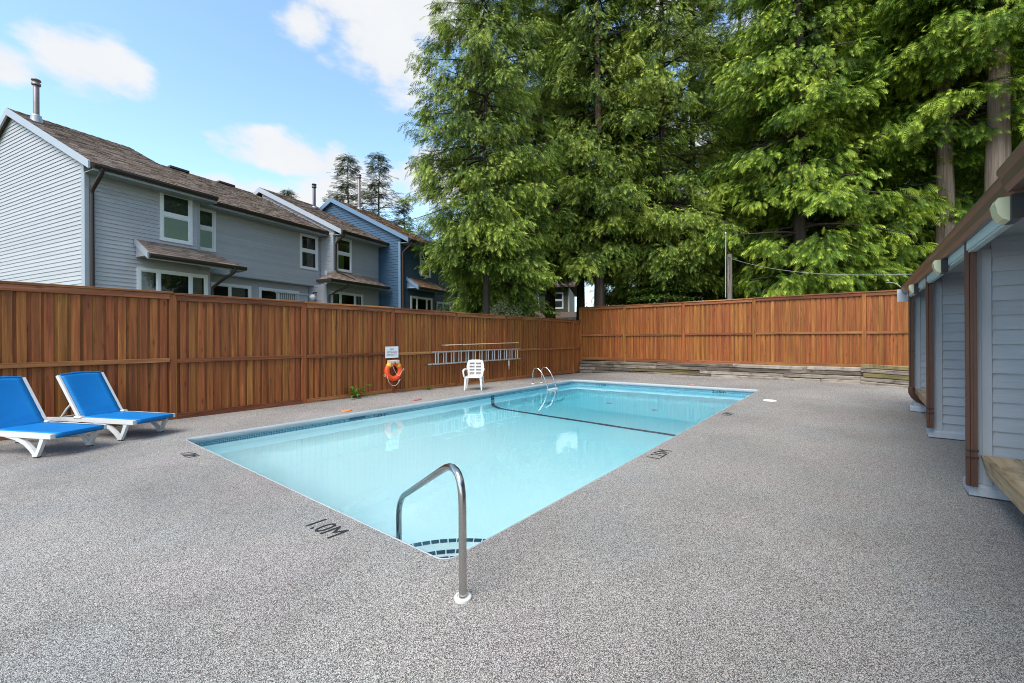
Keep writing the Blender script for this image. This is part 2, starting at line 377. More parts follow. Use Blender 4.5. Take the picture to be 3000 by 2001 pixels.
def leaf_mat(name, c1, c2, c3, trans=.2, rough=.5):
    m, nt, out = mat(name); N = NT(nt)
    a = N.n('ShaderNodeAttribute', attribute_name='tint').outputs['Fac']
    c = N.coords((1, 1, 1)); f = N.noise(c, .35, 3, .6)
    t = N.math('ADD', N.math('MULTIPLY', a, .75), N.math('MULTIPLY', N.math('SUBTRACT', f, .32), .7))
    col = N.ramp(t, [(.12, c1), (.5, c2), (.9, c3)])
    d = N.bsdf(col, rough, 0, None, .25)
    tr = N.n('ShaderNodeBsdfTranslucent'); N.put(tr.inputs[0], N.mix(1, col, (1.15, 1.15, .6, 1), 'MULTIPLY'))
    mx = N.n('ShaderNodeMixShader'); mx.inputs[0].default_value = trans; N.put(mx.inputs[1], d); N.put(mx.inputs[2], tr.outputs[0])
    nt.links.new(mx.outputs[0], out.inputs[0]); return m
MT['cedar'] = leaf_mat("cedar_sprays", (.030, .062, .009), (.146, .215, .027), (.375, .445, .068))
MT['cedar_bright'] = leaf_mat("bright_cedar_sprays", (.032, .080, .010), (.168, .265, .026), (.430, .520, .060))
MT['spruce'] = leaf_mat("spruce_needles", (.035, .052, .026), (.085, .110, .052), (.15, .17, .09), .15)
MT['maple'] = leaf_mat("maple_leaves", (.030, .070, .012), (.075, .135, .022), (.15, .21, .035), .35)
MT['varieg'] = leaf_mat("cream_edged_leaves", (.16, .22, .08), (.52, .53, .32), (.74, .72, .54), .25)
MT['weed'] = leaf_mat("weed_leaves", (.07, .16, .02), (.16, .30, .04), (.30, .42, .08), .35)

# ------------------------------------------------------------------ mesh helpers
class MB:
    def __init__(s, off=(0, 0, 0)): s.v = []; s.f = []; s.sm = []; s.off = Vector(off); s.attr = []
    def add(s, vs, fs, smooth=False, tint=None):
        b = len(s.v); s.v += [tuple(Vector(p) - s.off) for p in vs]
        s.f += [tuple(b + i for i in f) for f in fs]; s.sm += [smooth] * len(fs)
        s.attr += [0.5 if tint is None else tint] * len(vs); return s
    def box(s, x0, x1, y0, y1, z0, z1, M=None, tint=None):
        p = [(x0, y0, z0), (x1, y0, z0), (x1, y1, z0), (x0, y1, z0), (x0, y0, z1), (x1, y0, z1), (x1, y1, z1), (x0, y1, z1)]
        if M is not None: p = [M @ Vector(q) for q in p]
        return s.add(p, [(0, 3, 2, 1), (4, 5, 6, 7), (0, 1, 5, 4), (1, 2, 6, 5), (2, 3, 7, 6), (3, 0, 4, 7)], tint=tint)
    def cbox(s, x0, x1, y0, y1, z0, z1, b=.004, M=None):
        """a box with its long edges chamfered (octagonal section along its longest side)"""
        d = [x1 - x0, y1 - y0, z1 - z0]; ax = d.index(max(d)); o = [(1, 2), (2, 0), (0, 1)][ax]
        lo = [x0, y0, z0]; hi = [x1, y1, z1]
        i, j = o; a0, a1, c0, c1 = lo[i], hi[i], lo[j], hi[j]; b = min(b, (a1 - a0) * .45, (c1 - c0) * .45)
        sec = [(a0 + b, c0), (a1 - b, c0), (a1, c0 + b), (a1, c1 - b), (a1 - b, c1), (a0 + b, c1), (a0, c1 - b), (a0, c0 + b)]
        vs = []
        for e in (lo[ax], hi[ax]):
            for (p, q) in sec:
                w = [0, 0, 0]; w[ax] = e; w[i] = p; w[j] = q; vs.append(w)
        if M is not None: vs = [M @ Vector(q) for q in vs]
        fs = [(k, (k + 1) % 8, 8 + (k + 1) % 8, 8 + k) for k in range(8)] + [tuple(range(7, -1, -1)), tuple(range(8, 16))]
        return s.add(vs, fs)
    def prism(s, poly, z0, z1, M=None, smooth=False):
        n = len(poly); vs = [(x, y, z0) for x, y in poly] + [(x, y, z1) for x, y in poly]
        if M is not None: vs = [M @ Vector(q) for q in vs]
        s.add(vs, [tuple(range(n - 1, -1, -1)), tuple(range(n, 2 * n))])
        s.add(vs, [(i, (i + 1) % n, n + (i + 1) % n, n + i) for i in range(n)], smooth); return s
    def tube(s, path, r, seg=8, cap=True, smooth=True, tint=None, sq=None):
        P = [Vector(p) for p in path]; n = len(P)
        rs = r if isinstance(r, (list, tuple)) else [r] * n
        t0 = (P[1] - P[0]).normalized(); up = Vector((0, 0, 1)) if abs(t0.z) < .9 else Vector((1, 0, 0))
        u = t0.cross(up).normalized(); vs = []
        for i in range(n):
            t = (P[min(i + 1, n - 1)] - P[max(i - 1, 0)]).normalized()
            u = (u - t * u.dot(t)).normalized(); w = t.cross(u)
            for k in range(seg):
                a = 2 * math.pi * k / seg
                vs.append(P[i] + (u * math.cos(a) + w * math.sin(a)) * rs[i])
        fs = [(i * seg + k, i * seg + (k + 1) % seg, (i + 1) * seg + (k + 1) % seg, (i + 1) * seg + k) for i in range(n - 1) for k in range(seg)]
        s.add(vs, fs, smooth, tint)
        if cap: s.add(vs[:seg], [tuple(range(seg - 1, -1, -1))]); s.add(vs[-seg:], [tuple(range(seg))])
        return s
    def lathe(s, prof, seg=16, c=(0, 0, 0), smooth=True):
        vs = []; n = len(prof)
        for (r, z) in prof:
            for k in range(seg):
                a = 2 * math.pi * k / seg; vs.append((c[0] + r * math.cos(a), c[1] + r * math.sin(a), c[2] + z))
        s.add(vs, [(i * seg + k, i * seg + (k + 1) % seg, (i + 1) * seg + (k + 1) % seg, (i + 1) * seg + k) for i in range(n - 1) for k in range(seg)], smooth)
        s.add(vs[:seg], [tuple(range(seg - 1, -1, -1))]); s.add(vs[-seg:], [tuple(range(seg))]); return s
    def build(s, name, m, parent=None, loc=None, rot=None, label=None):
        me = s.mesh(name, m); return link(name, me, parent, loc, rot, label)
    def mesh(s, name, m):
        me = bpy.data.meshes.new(name); me.from_pydata(s.v, [], s.f)
        me.polygons.foreach_set('use_smooth', s.sm)
        if any(a != .5 for a in s.attr):
            at = me.attributes.new('tint', 'FLOAT', 'POINT'); at.data.foreach_set('value', s.attr)
        for q in (m if isinstance(m, (list, tuple)) else [m]): me.materials.append(q)
        me.update(); return me
def link(name, me, parent=None, loc=None, rot=None, label=None):
    o = bpy.data.objects.new(name, me); COL.objects.link(o)
    if parent is not None: o.parent = parent
    if loc is not None: o.location = loc
    if rot is not None: o.rotation_euler = rot
    if label: o['label'] = label
    return o
def thing(name, label, cat, loc=(0, 0, 0), rotz=0, group=None):
    o = bpy.data.objects.new(name, None); COL.objects.link(o); o.location = loc; o.rotation_euler = (0, 0, rotz)
    o.empty_display_size = .2; o['label'] = label; o['category'] = cat
    if group: o['group'] = group
    return o
def tag(o, label, cat, group=None):
    o['label'] = label; o['category'] = cat
    if group: o['group'] = group
    return o
def struct(o): o['kind'] = 'structure'; return o
def stuff(o): o['kind'] = 'stuff'; return o
def kids(o): return [c for c in bpy.data.objects if c.parent == o]
def dup(o, loc, rotz, label, group=None):
    r = o.copy(); COL.objects.link(r); r.location = loc; r.rotation_euler = (0, 0, rotz); r['label'] = label
    if group: r['group'] = group
    for c in kids(o):
        d = c.copy(); COL.objects.link(d); d.parent = r
        for g in kids(c):
            e = g.copy(); COL.objects.link(e); e.parent = d
    return r
def text(s, size, m, parent, M, name="lettering", label=None, extrude=.001, align='CENTER', sx=1.0, bold=.0):
    cu_ = bpy.data.curves.new('txt', 'FONT'); cu_.body = s; cu_.size = size; cu_.extrude = extrude; cu_.align_x = align; cu_.align_y = 'CENTER'
    cu_.resolution_u = 3; cu_.offset = size * bold
    t = bpy.data.objects.new('txt', cu_); COL.objects.link(t)
    dg = bpy.context.evaluated_depsgraph_get()
    me = bpy.data.meshes.new_from_object(t.evaluated_get(dg))
    bpy.data.objects.remove(t)
    me.transform(M @ Matrix.Diagonal((sx, 1, 1, 1))); me.materials.clear(); me.materials.append(m); me.name = name
    return link(name, me, parent, label=label)
def basis(x, y, loc):
    x = Vector(x).normalized(); y = Vector(y).normalized(); z = x.cross(y)
    M = Matrix((x, y, z)).transposed().to_4x4(); M.translation = loc; return M
def pix_ground_dir(u, d):
    """the point at depth d on the bearing of photo column u"""
    lat = (u - 1500) / 1255 * d; p = rgt * lat + fwd * d; return (p.x, p.y)
def arc(p0, p1, p2, n=6):
    """a quadratic bend from p0 to p2 round p1"""
    p0, p1, p2 = Vector(p0), Vector(p1), Vector(p2)
    return [p0 * (1 - t) ** 2 + p1 * 2 * t * (1 - t) + p2 * t * t for t in [i / n for i in range(n + 1)]]

# ================================================================== SETTING: ground, deck, pool
gm = MB(); gm.box(-700, 700, -700, 700, -3.2, -2.9); struct(gm.build('ground', MT['soil']))
def sheet(name, pts, m):
    b = MB(); b.add(pts, [tuple(range(len(pts)))]); return struct(b.build(name, m))
# the ground behind the fences stands higher than the pool deck
lm = MB(); lm.add([(-60, -30, .75), (-12, -30, .75), (-9.6, -30, -.2), (-60, 60, .75), (-12, 60, .75), (-9.6, 60, -.2)], [(0, 1, 4, 3), (1, 2, 5, 4)]); struct(lm.build('lawn', MT['soil']))
lm = MB(); lm.add([(-9.6, 16.33, .38), (30, 16.33, .42), (30, 60, .9), (-9.6, 60, .6), (-9.6, 16.33, -2.9), (30, 16.33, -2.9)], [(0, 1, 2, 3), (4, 5, 1, 0)]); struct(lm.build('woodland_floor', MT['soil']))

QUAD = [(-7.42, 1.79), (-2.01, 1.82), (-2.01, 12.86), (-7.40, 12.45)]; QRAD = [.13, .10, .10, .28]
def outline(d, seg=9):
    """the pool's edge moved inwards by d"""
    n = 4; L = []
    for i in range(n):
        a = Vector(QUAD[i]); b = Vector(QUAD[(i + 1) % n]); t = (b - a).normalized(); nn = Vector((-t.y, t.x)); L.append((a + nn * d, t))
    def inter(p, t, q, s):
        den = t.x * s.y - t.y * s.x; k = ((q.x - p.x) * s.y - (q.y - p.y) * s.x) / den; return p + t * k
    out = []
    for i in range(n):
        (p, t), (q, s) = L[i - 1], L[i]; c = inter(p, t, q, s); r = max(QRAD[i] - d, .005)
        ang = math.acos(max(-1, min(1, -t.dot(s)))); k = r / math.tan(ang / 2)
        a = c - t * k; b = c + s * k
        ctr = a + Vector((-t.y, t.x)) * r
        a0 = math.atan2(a.y - ctr.y, a.x - ctr.x); a1 = math.atan2(b.y - ctr.y, b.x - ctr.x)
        while a1 < a0: a1 += 2 * math.pi
        out += [(ctr.x + r * math.cos(a0 + (a1 - a0) * j / seg), ctr.y + r * math.sin(a0 + (a1 - a0) * j / seg)) for j in range(seg + 1)]
    return out
def sweep(mb, prof, smooth=True):
    rings = [[(x, y, z(x, y) if callable(z) else z) for x, y in outline(d)] for d, z in prof]; n = len(rings[0])
    vs = [p for r in rings for p in r]
    return mb.add(vs, [(i * n + k, i * n + (k + 1) % n, (i + 1) * n + (k + 1) % n, (i + 1) * n + k) for i in range(len(rings) - 1) for k in range(n)], smooth)
def gz(x, y):
    """the deck falls a little towards the far left corner"""
    k = max(0, min(1, (y - 7) / 9)) * max(0, min(1, (-x - 7.4) / 2)); return -.13 * k
outer = [(-9.6, -6)] + [(-9.6, y) for y in (0, 4, 7, 10, 13, 16.3)][::1]
outer = [(-9.6, -6), (6, -6), (6, 16.3), (2, 16.3), (-2, 16.3), (-5, 16.3), (-7.4, 16.3), (-9.6, 16.3), (-9.6, 13), (-9.6, 10), (-9.6, 7), (-9.6, 3)]
inner = outline(-.004)
from mathutils.geometry import tessellate_polygon
allp = [Vector((x, y, 0)) for x, y in outer] + [Vector((x, y, 0)) for x, y in inner]
tri = tessellate_polygon([allp[:len(outer)], allp[len(outer):]])
dk = MB(); dk.add([(p.x, p.y, gz(p.x, p.y)) for p in allp], [t if (allp[t[1]] - allp[t[0]]).cross(allp[t[2]] - allp[t[0]]).z > 0 else t[::-1] for t in tri])
deck = struct(dk.build('pool_deck', MT['deck']))

ZF = [(0, -1.10), (1.8, -1.10), (5.0, -1.38), (8.4, -1.63), (10.4, -2.30), (14, -2.30)]
def zf(x, y):
    for (a, za), (b, zb) in zip(ZF, ZF[1:]):
        if y <= b: return za + (zb - za) * (y - a) / (b - a)
    return ZF[-1][1]
fl = MB(); ys = [1.6, 1.8, 5.0, 8.4, 10.4, 13.1]
fl.add([(x, y, zf(x, y)) for y in ys for x in (-7.6, -1.85)], [(2 * i, 2 * i + 1, 2 * i + 3, 2 * i + 2) for i in range(len(ys) - 1)])
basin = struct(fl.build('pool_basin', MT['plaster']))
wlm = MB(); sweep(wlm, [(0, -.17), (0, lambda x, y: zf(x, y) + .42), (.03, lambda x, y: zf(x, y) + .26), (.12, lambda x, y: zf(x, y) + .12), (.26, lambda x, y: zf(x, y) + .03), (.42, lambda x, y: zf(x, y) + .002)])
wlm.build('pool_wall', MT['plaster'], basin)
tb = MB(); sweep(tb, [(-.003, -.08), (-.003, -.17)]); tb.build('tile_band', MT['tile_band'], basin)
cp = MB(); sweep(cp, [(-.004, -.05), (-.004, .002), (.006, .002), (.018, -.008), (.026, -.030), (.022, -.066), (.006, -.088), (-.02, -.092)]); cp.build('coping', MT['coping'], basin)
# navy safety line where the floor breaks
st = MB(); zl = zf(0, 8.4); prof = [(-7.408, -.10), (-7.404, zl + .43), (-7.374, zl + .272), (-7.284, zl + .135), (-7.146, zl + .044), (-6.98, zl + .014), (-2.05, zl + .012)]
st.add([(x, y, z) for x, z in prof for y in (8.30, 8.43)], [(2 * i, 2 * i + 1, 2 * i + 3, 2 * i + 2) for i in range(len(prof) - 1)]); st.build('safety_line', MT['navy_tile'], basin)
# corner steps with tiled noses
SCx, SCy = -2.06, 1.87
for r_, z_ in ((.44, -.32), (.74, -.54), (1.14, -.78)):
    poly = [(SCx + .1, SCy - .1)] + [(SCx + r_ * math.cos(R(a)), SCy + r_ * math.sin(R(a))) for a in range(80, 191, 5)]
    sm_ = MB(); sm_.prism(poly, -1.3, z_); stp = sm_.build('step', MT['white_grout'], basin)
    nt_ = max(8, int(r_ * math.pi * .58 / .075)); tl = None
    hw = .025; rr = r_
    for i in range(nt_):
        a = R(82) + R(106) * (i + .5) / nt_
        if tl is None:
            tb_ = MB(); ha = R(106) / nt_ * .43; tb_.add([((rr - .05) * math.cos(q), (rr - .05) * math.sin(q), z) for z in (-.01, .008) for q in (-ha, ha)] + [((rr + .006) * math.cos(q), (rr + .006) * math.sin(q), z) for z in (-.04, .008) for q in (-ha, ha)],
                    [(2, 6, 7, 3), (4, 5, 7, 6), (0, 2, 3, 1), (0, 4, 6, 2), (1, 3, 7, 5)]); tl = tb_.mesh('nosing_tile', MT['navy_tile'])
        link('nosing_tile', tl, stp, (SCx, SCy, z_), (0, 0, a))
# dark drains on the deep floor
for (x, y) in ((-5.6, 11.4), (-4.2, 11.2)):
    dr = MB(); dr.lathe([(.085, 0), (.085, .012), (.07, .02), (0.001, .02)], 14, (x, y, -2.30)); dr.build('floor_drain', MT['trim'], basin)
wt = MB(); o0 = outline(-.012); n0 = len(o0)
vs = [(x, y, -.15) for x, y in o0] + [(x, y, -2.6) for x, y in o0]
wt.add(vs, [tuple(range(n0)), tuple(range(2 * n0 - 1, n0 - 1, -1))] + [(i, n0 + i, n0 + (i + 1) % n0, (i + 1) % n0) for i in range(n0)])
struct(wt.build('pool_water', MT['water']))
# painted depths on the deck and lettered tiles on the wall
def deck_text(s, x, y, right, size, lab):
    right = Vector((*right, 0)); up = Vector((-right.y, right.x, 0))
    text(s, size, MT['black_paint'], deck, basis(right, up, (x, y, .003)), 'depth_marking', lab, .0005, sx=.84, bold=.0)
deck_text("1.0M", -3.07, 1.59, (1, 0), .23, 'black depth marking 1.0M painted near the grab rail')
deck_text("1.0M", -6.33, 1.58, (1, 0), .20, 'black depth marking 1.0M painted by the left corner')
deck_text("1.25M", -1.84, 5.08, (0, 1), .23, 'black depth marking 1.25M painted on the right side')
deck_text("1.5M", -1.83, 8.46, (0, 1), .22, 'black depth marking 1.5M painted on the far right side')
def wall_text(s, x, y, right, size, z=-.118):
    right = Vector((*right, 0)); text(s, size, MT['black_paint'], basin, basis(right, (0, 0, 1), (x, y, z)), 'depth_marking', None, .001, sx=1.25)
wall_text("1.25m", -7.412, 4.98, (0, 1), .10); wall_text("1.5m", -7.412, 8.35, (0, 1), .10)
wall_text("2.15m", -6.44, 12.515, (1, .076), .115); wall_text("2.15m", -2.99, 12.772, (1, .076), .115)
mb = MB(); mb.box(-7.412, -7.405, 4.33, 4.66, -.125, -.078); mb.build('dark_tile_patch', MT['navy_tile'], basin)

# ================================================================== FENCES
def board_mesh(w, t, h, m):
    b = MB(); b.cbox(0, t, -w / 2, w / 2, 0, h, .004); return b.mesh('board', m)
def fence(root, length, posts, zb, zt, zr, rail_mat, tint_seed, step=0.0, slits=(), pitch=.135):
    """boards, posts and rails along local +y, the boarded face towards local +x"""
    rng = random.Random(tint_seed)
    h = zt - zb
    front = board_mesh(.098, .018, h, MT['fence']); back = board_mesh(.10, .018, h, MT['fence'])
    y = .03; k = 0
    while y < length:
        dz = step * y
        near_post = min(abs(y - p) for p in posts)
        link('board', front, root, (.005 + rng.uniform(-.001, .004), y + rng.uniform(-.006, .006), zb + dz + rng.uniform(-.006, .004)), (rng.uniform(-.003, .003), 0, rng.uniform(-.05, .05)))
        bb = link('board', back, root, (-.0148 + rng.uniform(-.002, .002), y + pitch / 2 + rng.uniform(-.01, .01), zb + dz + rng.uniform(-.01, .004)), (rng.uniform(-.003, .003), 0, rng.uniform(-.03, .03)))
        if any(abs(root.location.y + y + pitch / 2 - g) < .067 for g in slits): bb.scale = (1, .45, 1); bb.rotation_euler.x = .014
        y += pitch; k += 1
    edges = [0] + sorted(posts) + [length]
    for p in posts:
        b = MB(); b.cbox(-.05, .055, -.052, .052, zb - .14, zt - .015 + step * p, .006); b.build('post', MT['fence'], root, (0, p, 0), (0, 0, rng.uniform(-.02, .02)))
    for a, b_ in zip(edges, edges[1:]):
        if b_ - a < .3: continue
        y0, y1 = a + (.053 if a in posts else 0), b_ - (.053 if b_ in posts else 0); dz = step * (a + b_) / 2 + rng.uniform(-.008, .008)
        for nm, z0, z1, th in (('rail', zr - .036, zr + .036, .042), ('top_rail', zt - .115, zt - .022, .040), ('kick_board', zb - .02, zb + .10, .032)):
            q = MB(); q.cbox(.024, .024 + th, y0, y1, z0 + dz, z1 + dz, .004); q.build(nm, rail_mat, root)
        q = MB(); q.cbox(-.07, .085, y0 - .05, y1 + .05, zt - .021 + dz, zt + .017 + dz, .005); q.build('cap', rail_mat, root)

FX = -9.40
lf = thing('wooden_fence', 'long stained cedar board fence running along the left side of the pool', 'fence', (FX, -.6, 0), 0, 'cedar fences round the pool')
LP = [2.12, 4.40, 6.69, 8.92, 11.24, 13.44, 15.73, -.16]
fence(lf, 16.85, sorted(p + .6 for p in LP), .03, 2.235, 1.055, MT['fence_y'], 3, step=-.0062)
bf = thing('wooden_fence', 'stained cedar board fence across the far end above the timber retaining wall', 'fence', (-9.36, 16.36, 0), R(-90), 'cedar fences round the pool')
BP = [-7.33, -5.02, -2.71, .15, 1.95]
fence(bf, 11.6, [.0] + [x + 9.36 for x in BP], .46, 2.69, 1.50, MT['fence_y'], 5)

# ================================================================== RETAINING WALL
rw = thing('retaining_wall', 'low weathered timber retaining wall under the far cedar fence', 'retaining wall', (-9.4, 16.1, 0))
rng = random.Random(12)
def timber_run(p0, p1, nc, z0a, z0b, hgt, seed, first=None):
    rg = random.Random(seed); p0 = Vector(p0); p1 = Vector(p1); d = (p1 - p0); L = d.length; d.normalize(); nrm = Vector((-d.y, d.x))
    for c in range(nc):
        s = -rg.uniform(0, 1.5) if c else 0
        while s < L:
            ln = rg.choice((1.2, 1.8, 2.4, 2.4)) * rg.uniform(.85, 1.1); a, b = max(0, s), min(L, s + ln); s += ln
            if b - a < .15: continue
            zm = z0a + (z0b - z0a) * ((a + b) / 2 / L)
            q = MB(); hh = hgt; th = .15
            xs = (b - a) / 2 - .004
            q.cbox(-xs, xs, 0, th, .005, hh - .005, .014)
            P = p0 + d * ((a + b) / 2) + nrm * (rg.uniform(-.022, .022) + .012 * c)
            q.build('timber', MT['timber_moss'] if rg.random() < .05 else MT['timber'], rw, (P.x + 9.4, P.y - 16.1, zm + c * hgt), (rg.uniform(-.012, .012), rg.uniform(-.006, .006), math.atan2(d.y, d.x)))
timber_run((-9.3, 16.1), (.16, 16.12), 5, -.22, -.14, .125, 4)
timber_run((.05, 16.05), (1.35, 15.2), 6, -.16, -.17, .125, 9)

# ================================================================== POOL FITTINGS
gr = thing('grab_rail', 'bent stainless steel grab rail at the near corner steps of the pool', 'grab rail', (-1.655, 1.619, 0))
b0 = Vector((0, 0, 0)); fe = Vector((-2.735 + 1.655, 2.0 - 1.619, 0)); fdir = fe.normalized()
def lerpz(k): p = fe * k; return Vector((p.x, p.y, .765 + (.175 - .765) * k))
path = [(0, 0, .0), (0, 0, .25), (0, 0, .47)] + arc((0, 0, .50), (0, 0, .765), lerpz(.24), 9) + [lerpz(.5)] + arc(lerpz(.86), lerpz(1.0), fe + Vector((0, 0, .02)), 8) + [fe + Vector((0, 0, -.3)), fe + Vector((0, 0, -.85))]
m_ = MB(); m_.tube(path, .0215, 14); m_.build('rail', MT['steel'], gr)
m_ = MB(); m_.lathe([(.046, 0), (.047, .014), (.043, .018), (.032, .018), (.031, .012), (.022, .012)], 24, smooth=False); m_.build('escutcheon', MT['white_plastic'], gr)

pl = thing('pool_ladder', 'stainless steel pool ladder with two hooped rails on the far left edge', 'pool ladder', (-7.68, 10.74, 0))
for y in (-.225, .225):
    path = [(0, y, 0), (0, y, .2), (0, y, .34)] + arc((0, y, .36), (.02, y, .54), (.20, y, .47), 5) + arc((.22, y, .45), (.32, y, .40), (.43, y, .18), 4) + [(.53, y, -.06)] + arc((.55, y, -.12), (.585, y, -.22), (.58, y, -.36), 4) + [(.56, y, -.8), (.55, y, -1.25)]
    m_ = MB(); m_.tube(path, .020, 10); m_.build('rail', MT['steel'], pl)
    m_ = MB(); m_.lathe([(.045, 0), (.045, .012), (.024, .02)], 14, (0, y, 0)); m_.build('escutcheon', MT['white_plastic'], pl)
for z in (-.155, -.42, -.70, -.98):
    m_ = MB(); m_.cbox(.51, .61, -.225, .225, z, z + .035, .008); m_.build('tread', MT['white_plastic'], pl)

# ================================================================== SUN LOUNGERS
def make_lounger(label):
    t = thing('sun_lounger', label, 'sun lounger', (0, 0, 0), 0, 'blue sun loungers by the fence')
    WH = MT['white_plastic']
    def P(x, y, z): return (x, y, z)
    for s in (-1, 1):
        y0, y1 = (s * .255, s * .305) if s > 0 else (-.305, -.255)
        # side rail, slightly sagging outline
        b = MB(); top = [(-.03, .285), (.30, .293), (.8, .300), (1.2, .298), (1.72, .285)]; bot = [(1.72, .245), (1.2, .247), (.8, .245), (.3, .235), (-.03, .232)]
        poly = top + bot; n = len(poly)
        vs = [(x, y0, z) for x, z in poly] + [(x, y1, z) for x, z in poly]
        b.add(vs, [tuple(range(n)), tuple(range(2 * n - 1, n - 1, -1))] + [((i + 1) % n, i, n + i, n + (i + 1) % n) for i in range(n)])
        b.build('side_rail', WH, t)
        def strut(pts, w0, w1):
            b = MB(); vs = []; k = len(pts)
            for i, (x, z) in enumerate(pts):
                x0, z0 = pts[max(i - 1, 0)]; x1, z1 = pts[min(i + 1, k - 1)]; d = Vector((x1 - x0, z1 - z0)).normalized(); nn = Vector((-d.y, d.x)); w = w0 + (w1 - w0) * i / (k - 1)
                for sg in (-1, 1):
                    for yy in (y0 + .006, y1 - .006): vs.append((x + nn.x * w * sg, yy, z + nn.y * w * sg))
            fs = []
            for i in range(k - 1):
                a = 4 * i; c = a + 4
                fs += [(a, a + 1, c + 1, c), (a + 2, c + 2, c + 3, a + 3), (a, c, c + 2, a + 2), (a + 1, a + 3, c + 3, c + 1)]
            fs += [(0, 2, 3, 1), (4 * k - 4, 4 * k - 3, 4 * k - 1, 4 * k - 2)]
            return b.add(vs, fs)
        # front leg: a short strut and a long curved one that meet at the foot
        q = strut([(.10, .245), (.15, .13), (.205, .018)], .026, .022); q2 = strut([(.205, .02), (.28, .10), (.37, .17), (.50, .225), (.68, .258), (.85, .268)], .024, .020)
        base = len(q.v); q.v += q2.v; q.f += [tuple(base + i for i in f) for f in q2.f]; q.sm += q2.sm; q.attr += q2.attr
        q.box(.18, .25, y0 + .004, y1 - .004, .012, .03)
        leg = q.build('leg', WH, t); c = MB(); c.box(.178, .225, y0 + .002, y1 - .002, 0, .014); c.build('foot_cap', MT['black_rubber'], leg)
        q = strut([(1.50, .25), (1.44, .13), (1.39, .018)], .026, .022); q2 = strut([(1.39, .02), (1.31, .10), (1.2, .18), (1.05, .235), (.90, .262)], .024, .020)
        base = len(q.v); q.v += q2.v; q.f += [tuple(base + i for i in f) for f in q2.f]; q.sm += q2.sm; q.attr += q2.attr
        leg = q.build('leg', WH, t); c = MB(); c.box(1.365, 1.42, y0 + .002, y1 - .002, 0, .014); c.build('foot_cap', MT['black_rubber'], leg)
        # backrest stile and its prop
        b = MB(); M = Matrix.Translation((.94, 0, .30)) @ Matrix.Rotation(R(-57), 4, 'Y')
        b.cbox(-.03, .70, y0, y1 - .008 if s > 0 else y1, -.02, .022, .008, M); b.build('backrest_stile', WH, t)
        b = MB(); b.tube([(1.13, s * .23, .50), (1.24, s * .23, .40), (1.33, s * .23, .29)], .014, 6); b.build('prop', WH, t)
        b = MB(); b.cbox(.86, .99, s * .28 - .034, s * .28 + .034, .285, .322, .012); b.build('hinge', WH, t)
    for x in (.16, 1.40):
        b = MB(); b.cbox(x, x + .05, -.26, .26, .20, .235, .006); b.build('cross_bar', WH, t)
    b = MB(); b.tube([(1.33, -.25, .285), (1.33, .25, .285)], .013, 6); b.build('prop_bar', WH, t)
    def cloth(fn, nu, nv):
        b = MB(); vs = []
        for i in range(nu + 1):
            for j in range(nv + 1): vs.append(fn(i / nu, j / nv))
        for i in range(nu + 1):
            for j in range(nv + 1): x, y, z = fn(i / nu, j / nv); vs.append((x - .003, y, z - .006))
        o = (nu + 1) * (nv + 1); fs = []
        for i in range(nu):
            for j in range(nv):
                a = i * (nv + 1) + j; c = a + nv + 1; fs += [(a, c, c + 1, a + 1), (o + a, o + a + 1, o + c + 1, o + c)]
        for i in range(nu):
            a = i * (nv + 1); c = a + nv + 1; fs.append((a, o + a, o + c, c)); a += nv; c += nv; fs.append((a, c, o + c, o + a))
        for j in range(nv): fs.append((j, j + 1, o + j + 1, o + j)); a = nu * (nv + 1) + j; fs.append((a, o + a, o + a + 1, a + 1))
        b.add(vs, fs, True)
        hm = lambda u, v: .95 if (v < .06 or v > .94 or u > .96) else (.62 if (v < .2 or v > .8) else .5)
        g_ = [hm(i / nu, j / nv) for i in range(nu + 1) for j in range(nv + 1)]; b.attr = g_ + g_
        return b
    def seat(u, v):
        y = (v - .5) * .512
        if u < .12: k = u / .12; x = -.045 + .03 * (1 - math.sin(k * 1.57)) ; z = .238 + .055 * math.sin(k * 1.57); x = -.05 + .012 * (1 - k)
        else: k = (u - .12) / .88; x = -.05 + .99 * k; z = .293 + .012 * k - .012 * math.sin(math.pi * k) * math.sin(math.pi * v) + .003 * math.sin(k * 19 + v * 3) * (k > .55)
        return (x, y, z)
    cloth(seat, 22, 8).build('seat_fabric', MT['fabric'], t)
    Mb = Matrix.Translation((.94, 0, .305)) @ Matrix.Rotation(R(-57), 4, 'Y')
    def back(u, v):
        y = (v - .5) * .515; bow = -.022 * math.sin(math.pi * u) * math.sin(math.pi * v); wr = .004 * math.sin(u * 34 + v * 5) * max(0, 1 - u * 2.6)
        L = .70 + .022 * math.sin(math.pi * v)
        p = Mb @ Vector((-.01 + L * u, y, .022 + bow + wr)); return tuple(p)
    cloth(back, 18, 8).build('backrest_fabric', MT['fabric'], t)
    b = MB(); b.tube([tuple(Mb @ Vector((.70 + .02 * math.sin(math.pi * k / 8), -.255 + .51 * k / 8, .016))) for k in range(9)], .013, 8); b.build('top_bar', MT['fabric'], t)
    return t
ang = math.atan2(-.49, -.87)
l1 = make_lounger('blue sun lounger in front, cut off by the left edge of the picture')
l1.location = (-7.60, .76, 0); l1.rotation_euler = (0, 0, ang)
dup(l1, (-7.93, 1.56, 0), ang - .02, 'blue sun lounger further from the camera, shown whole beside the fence post')

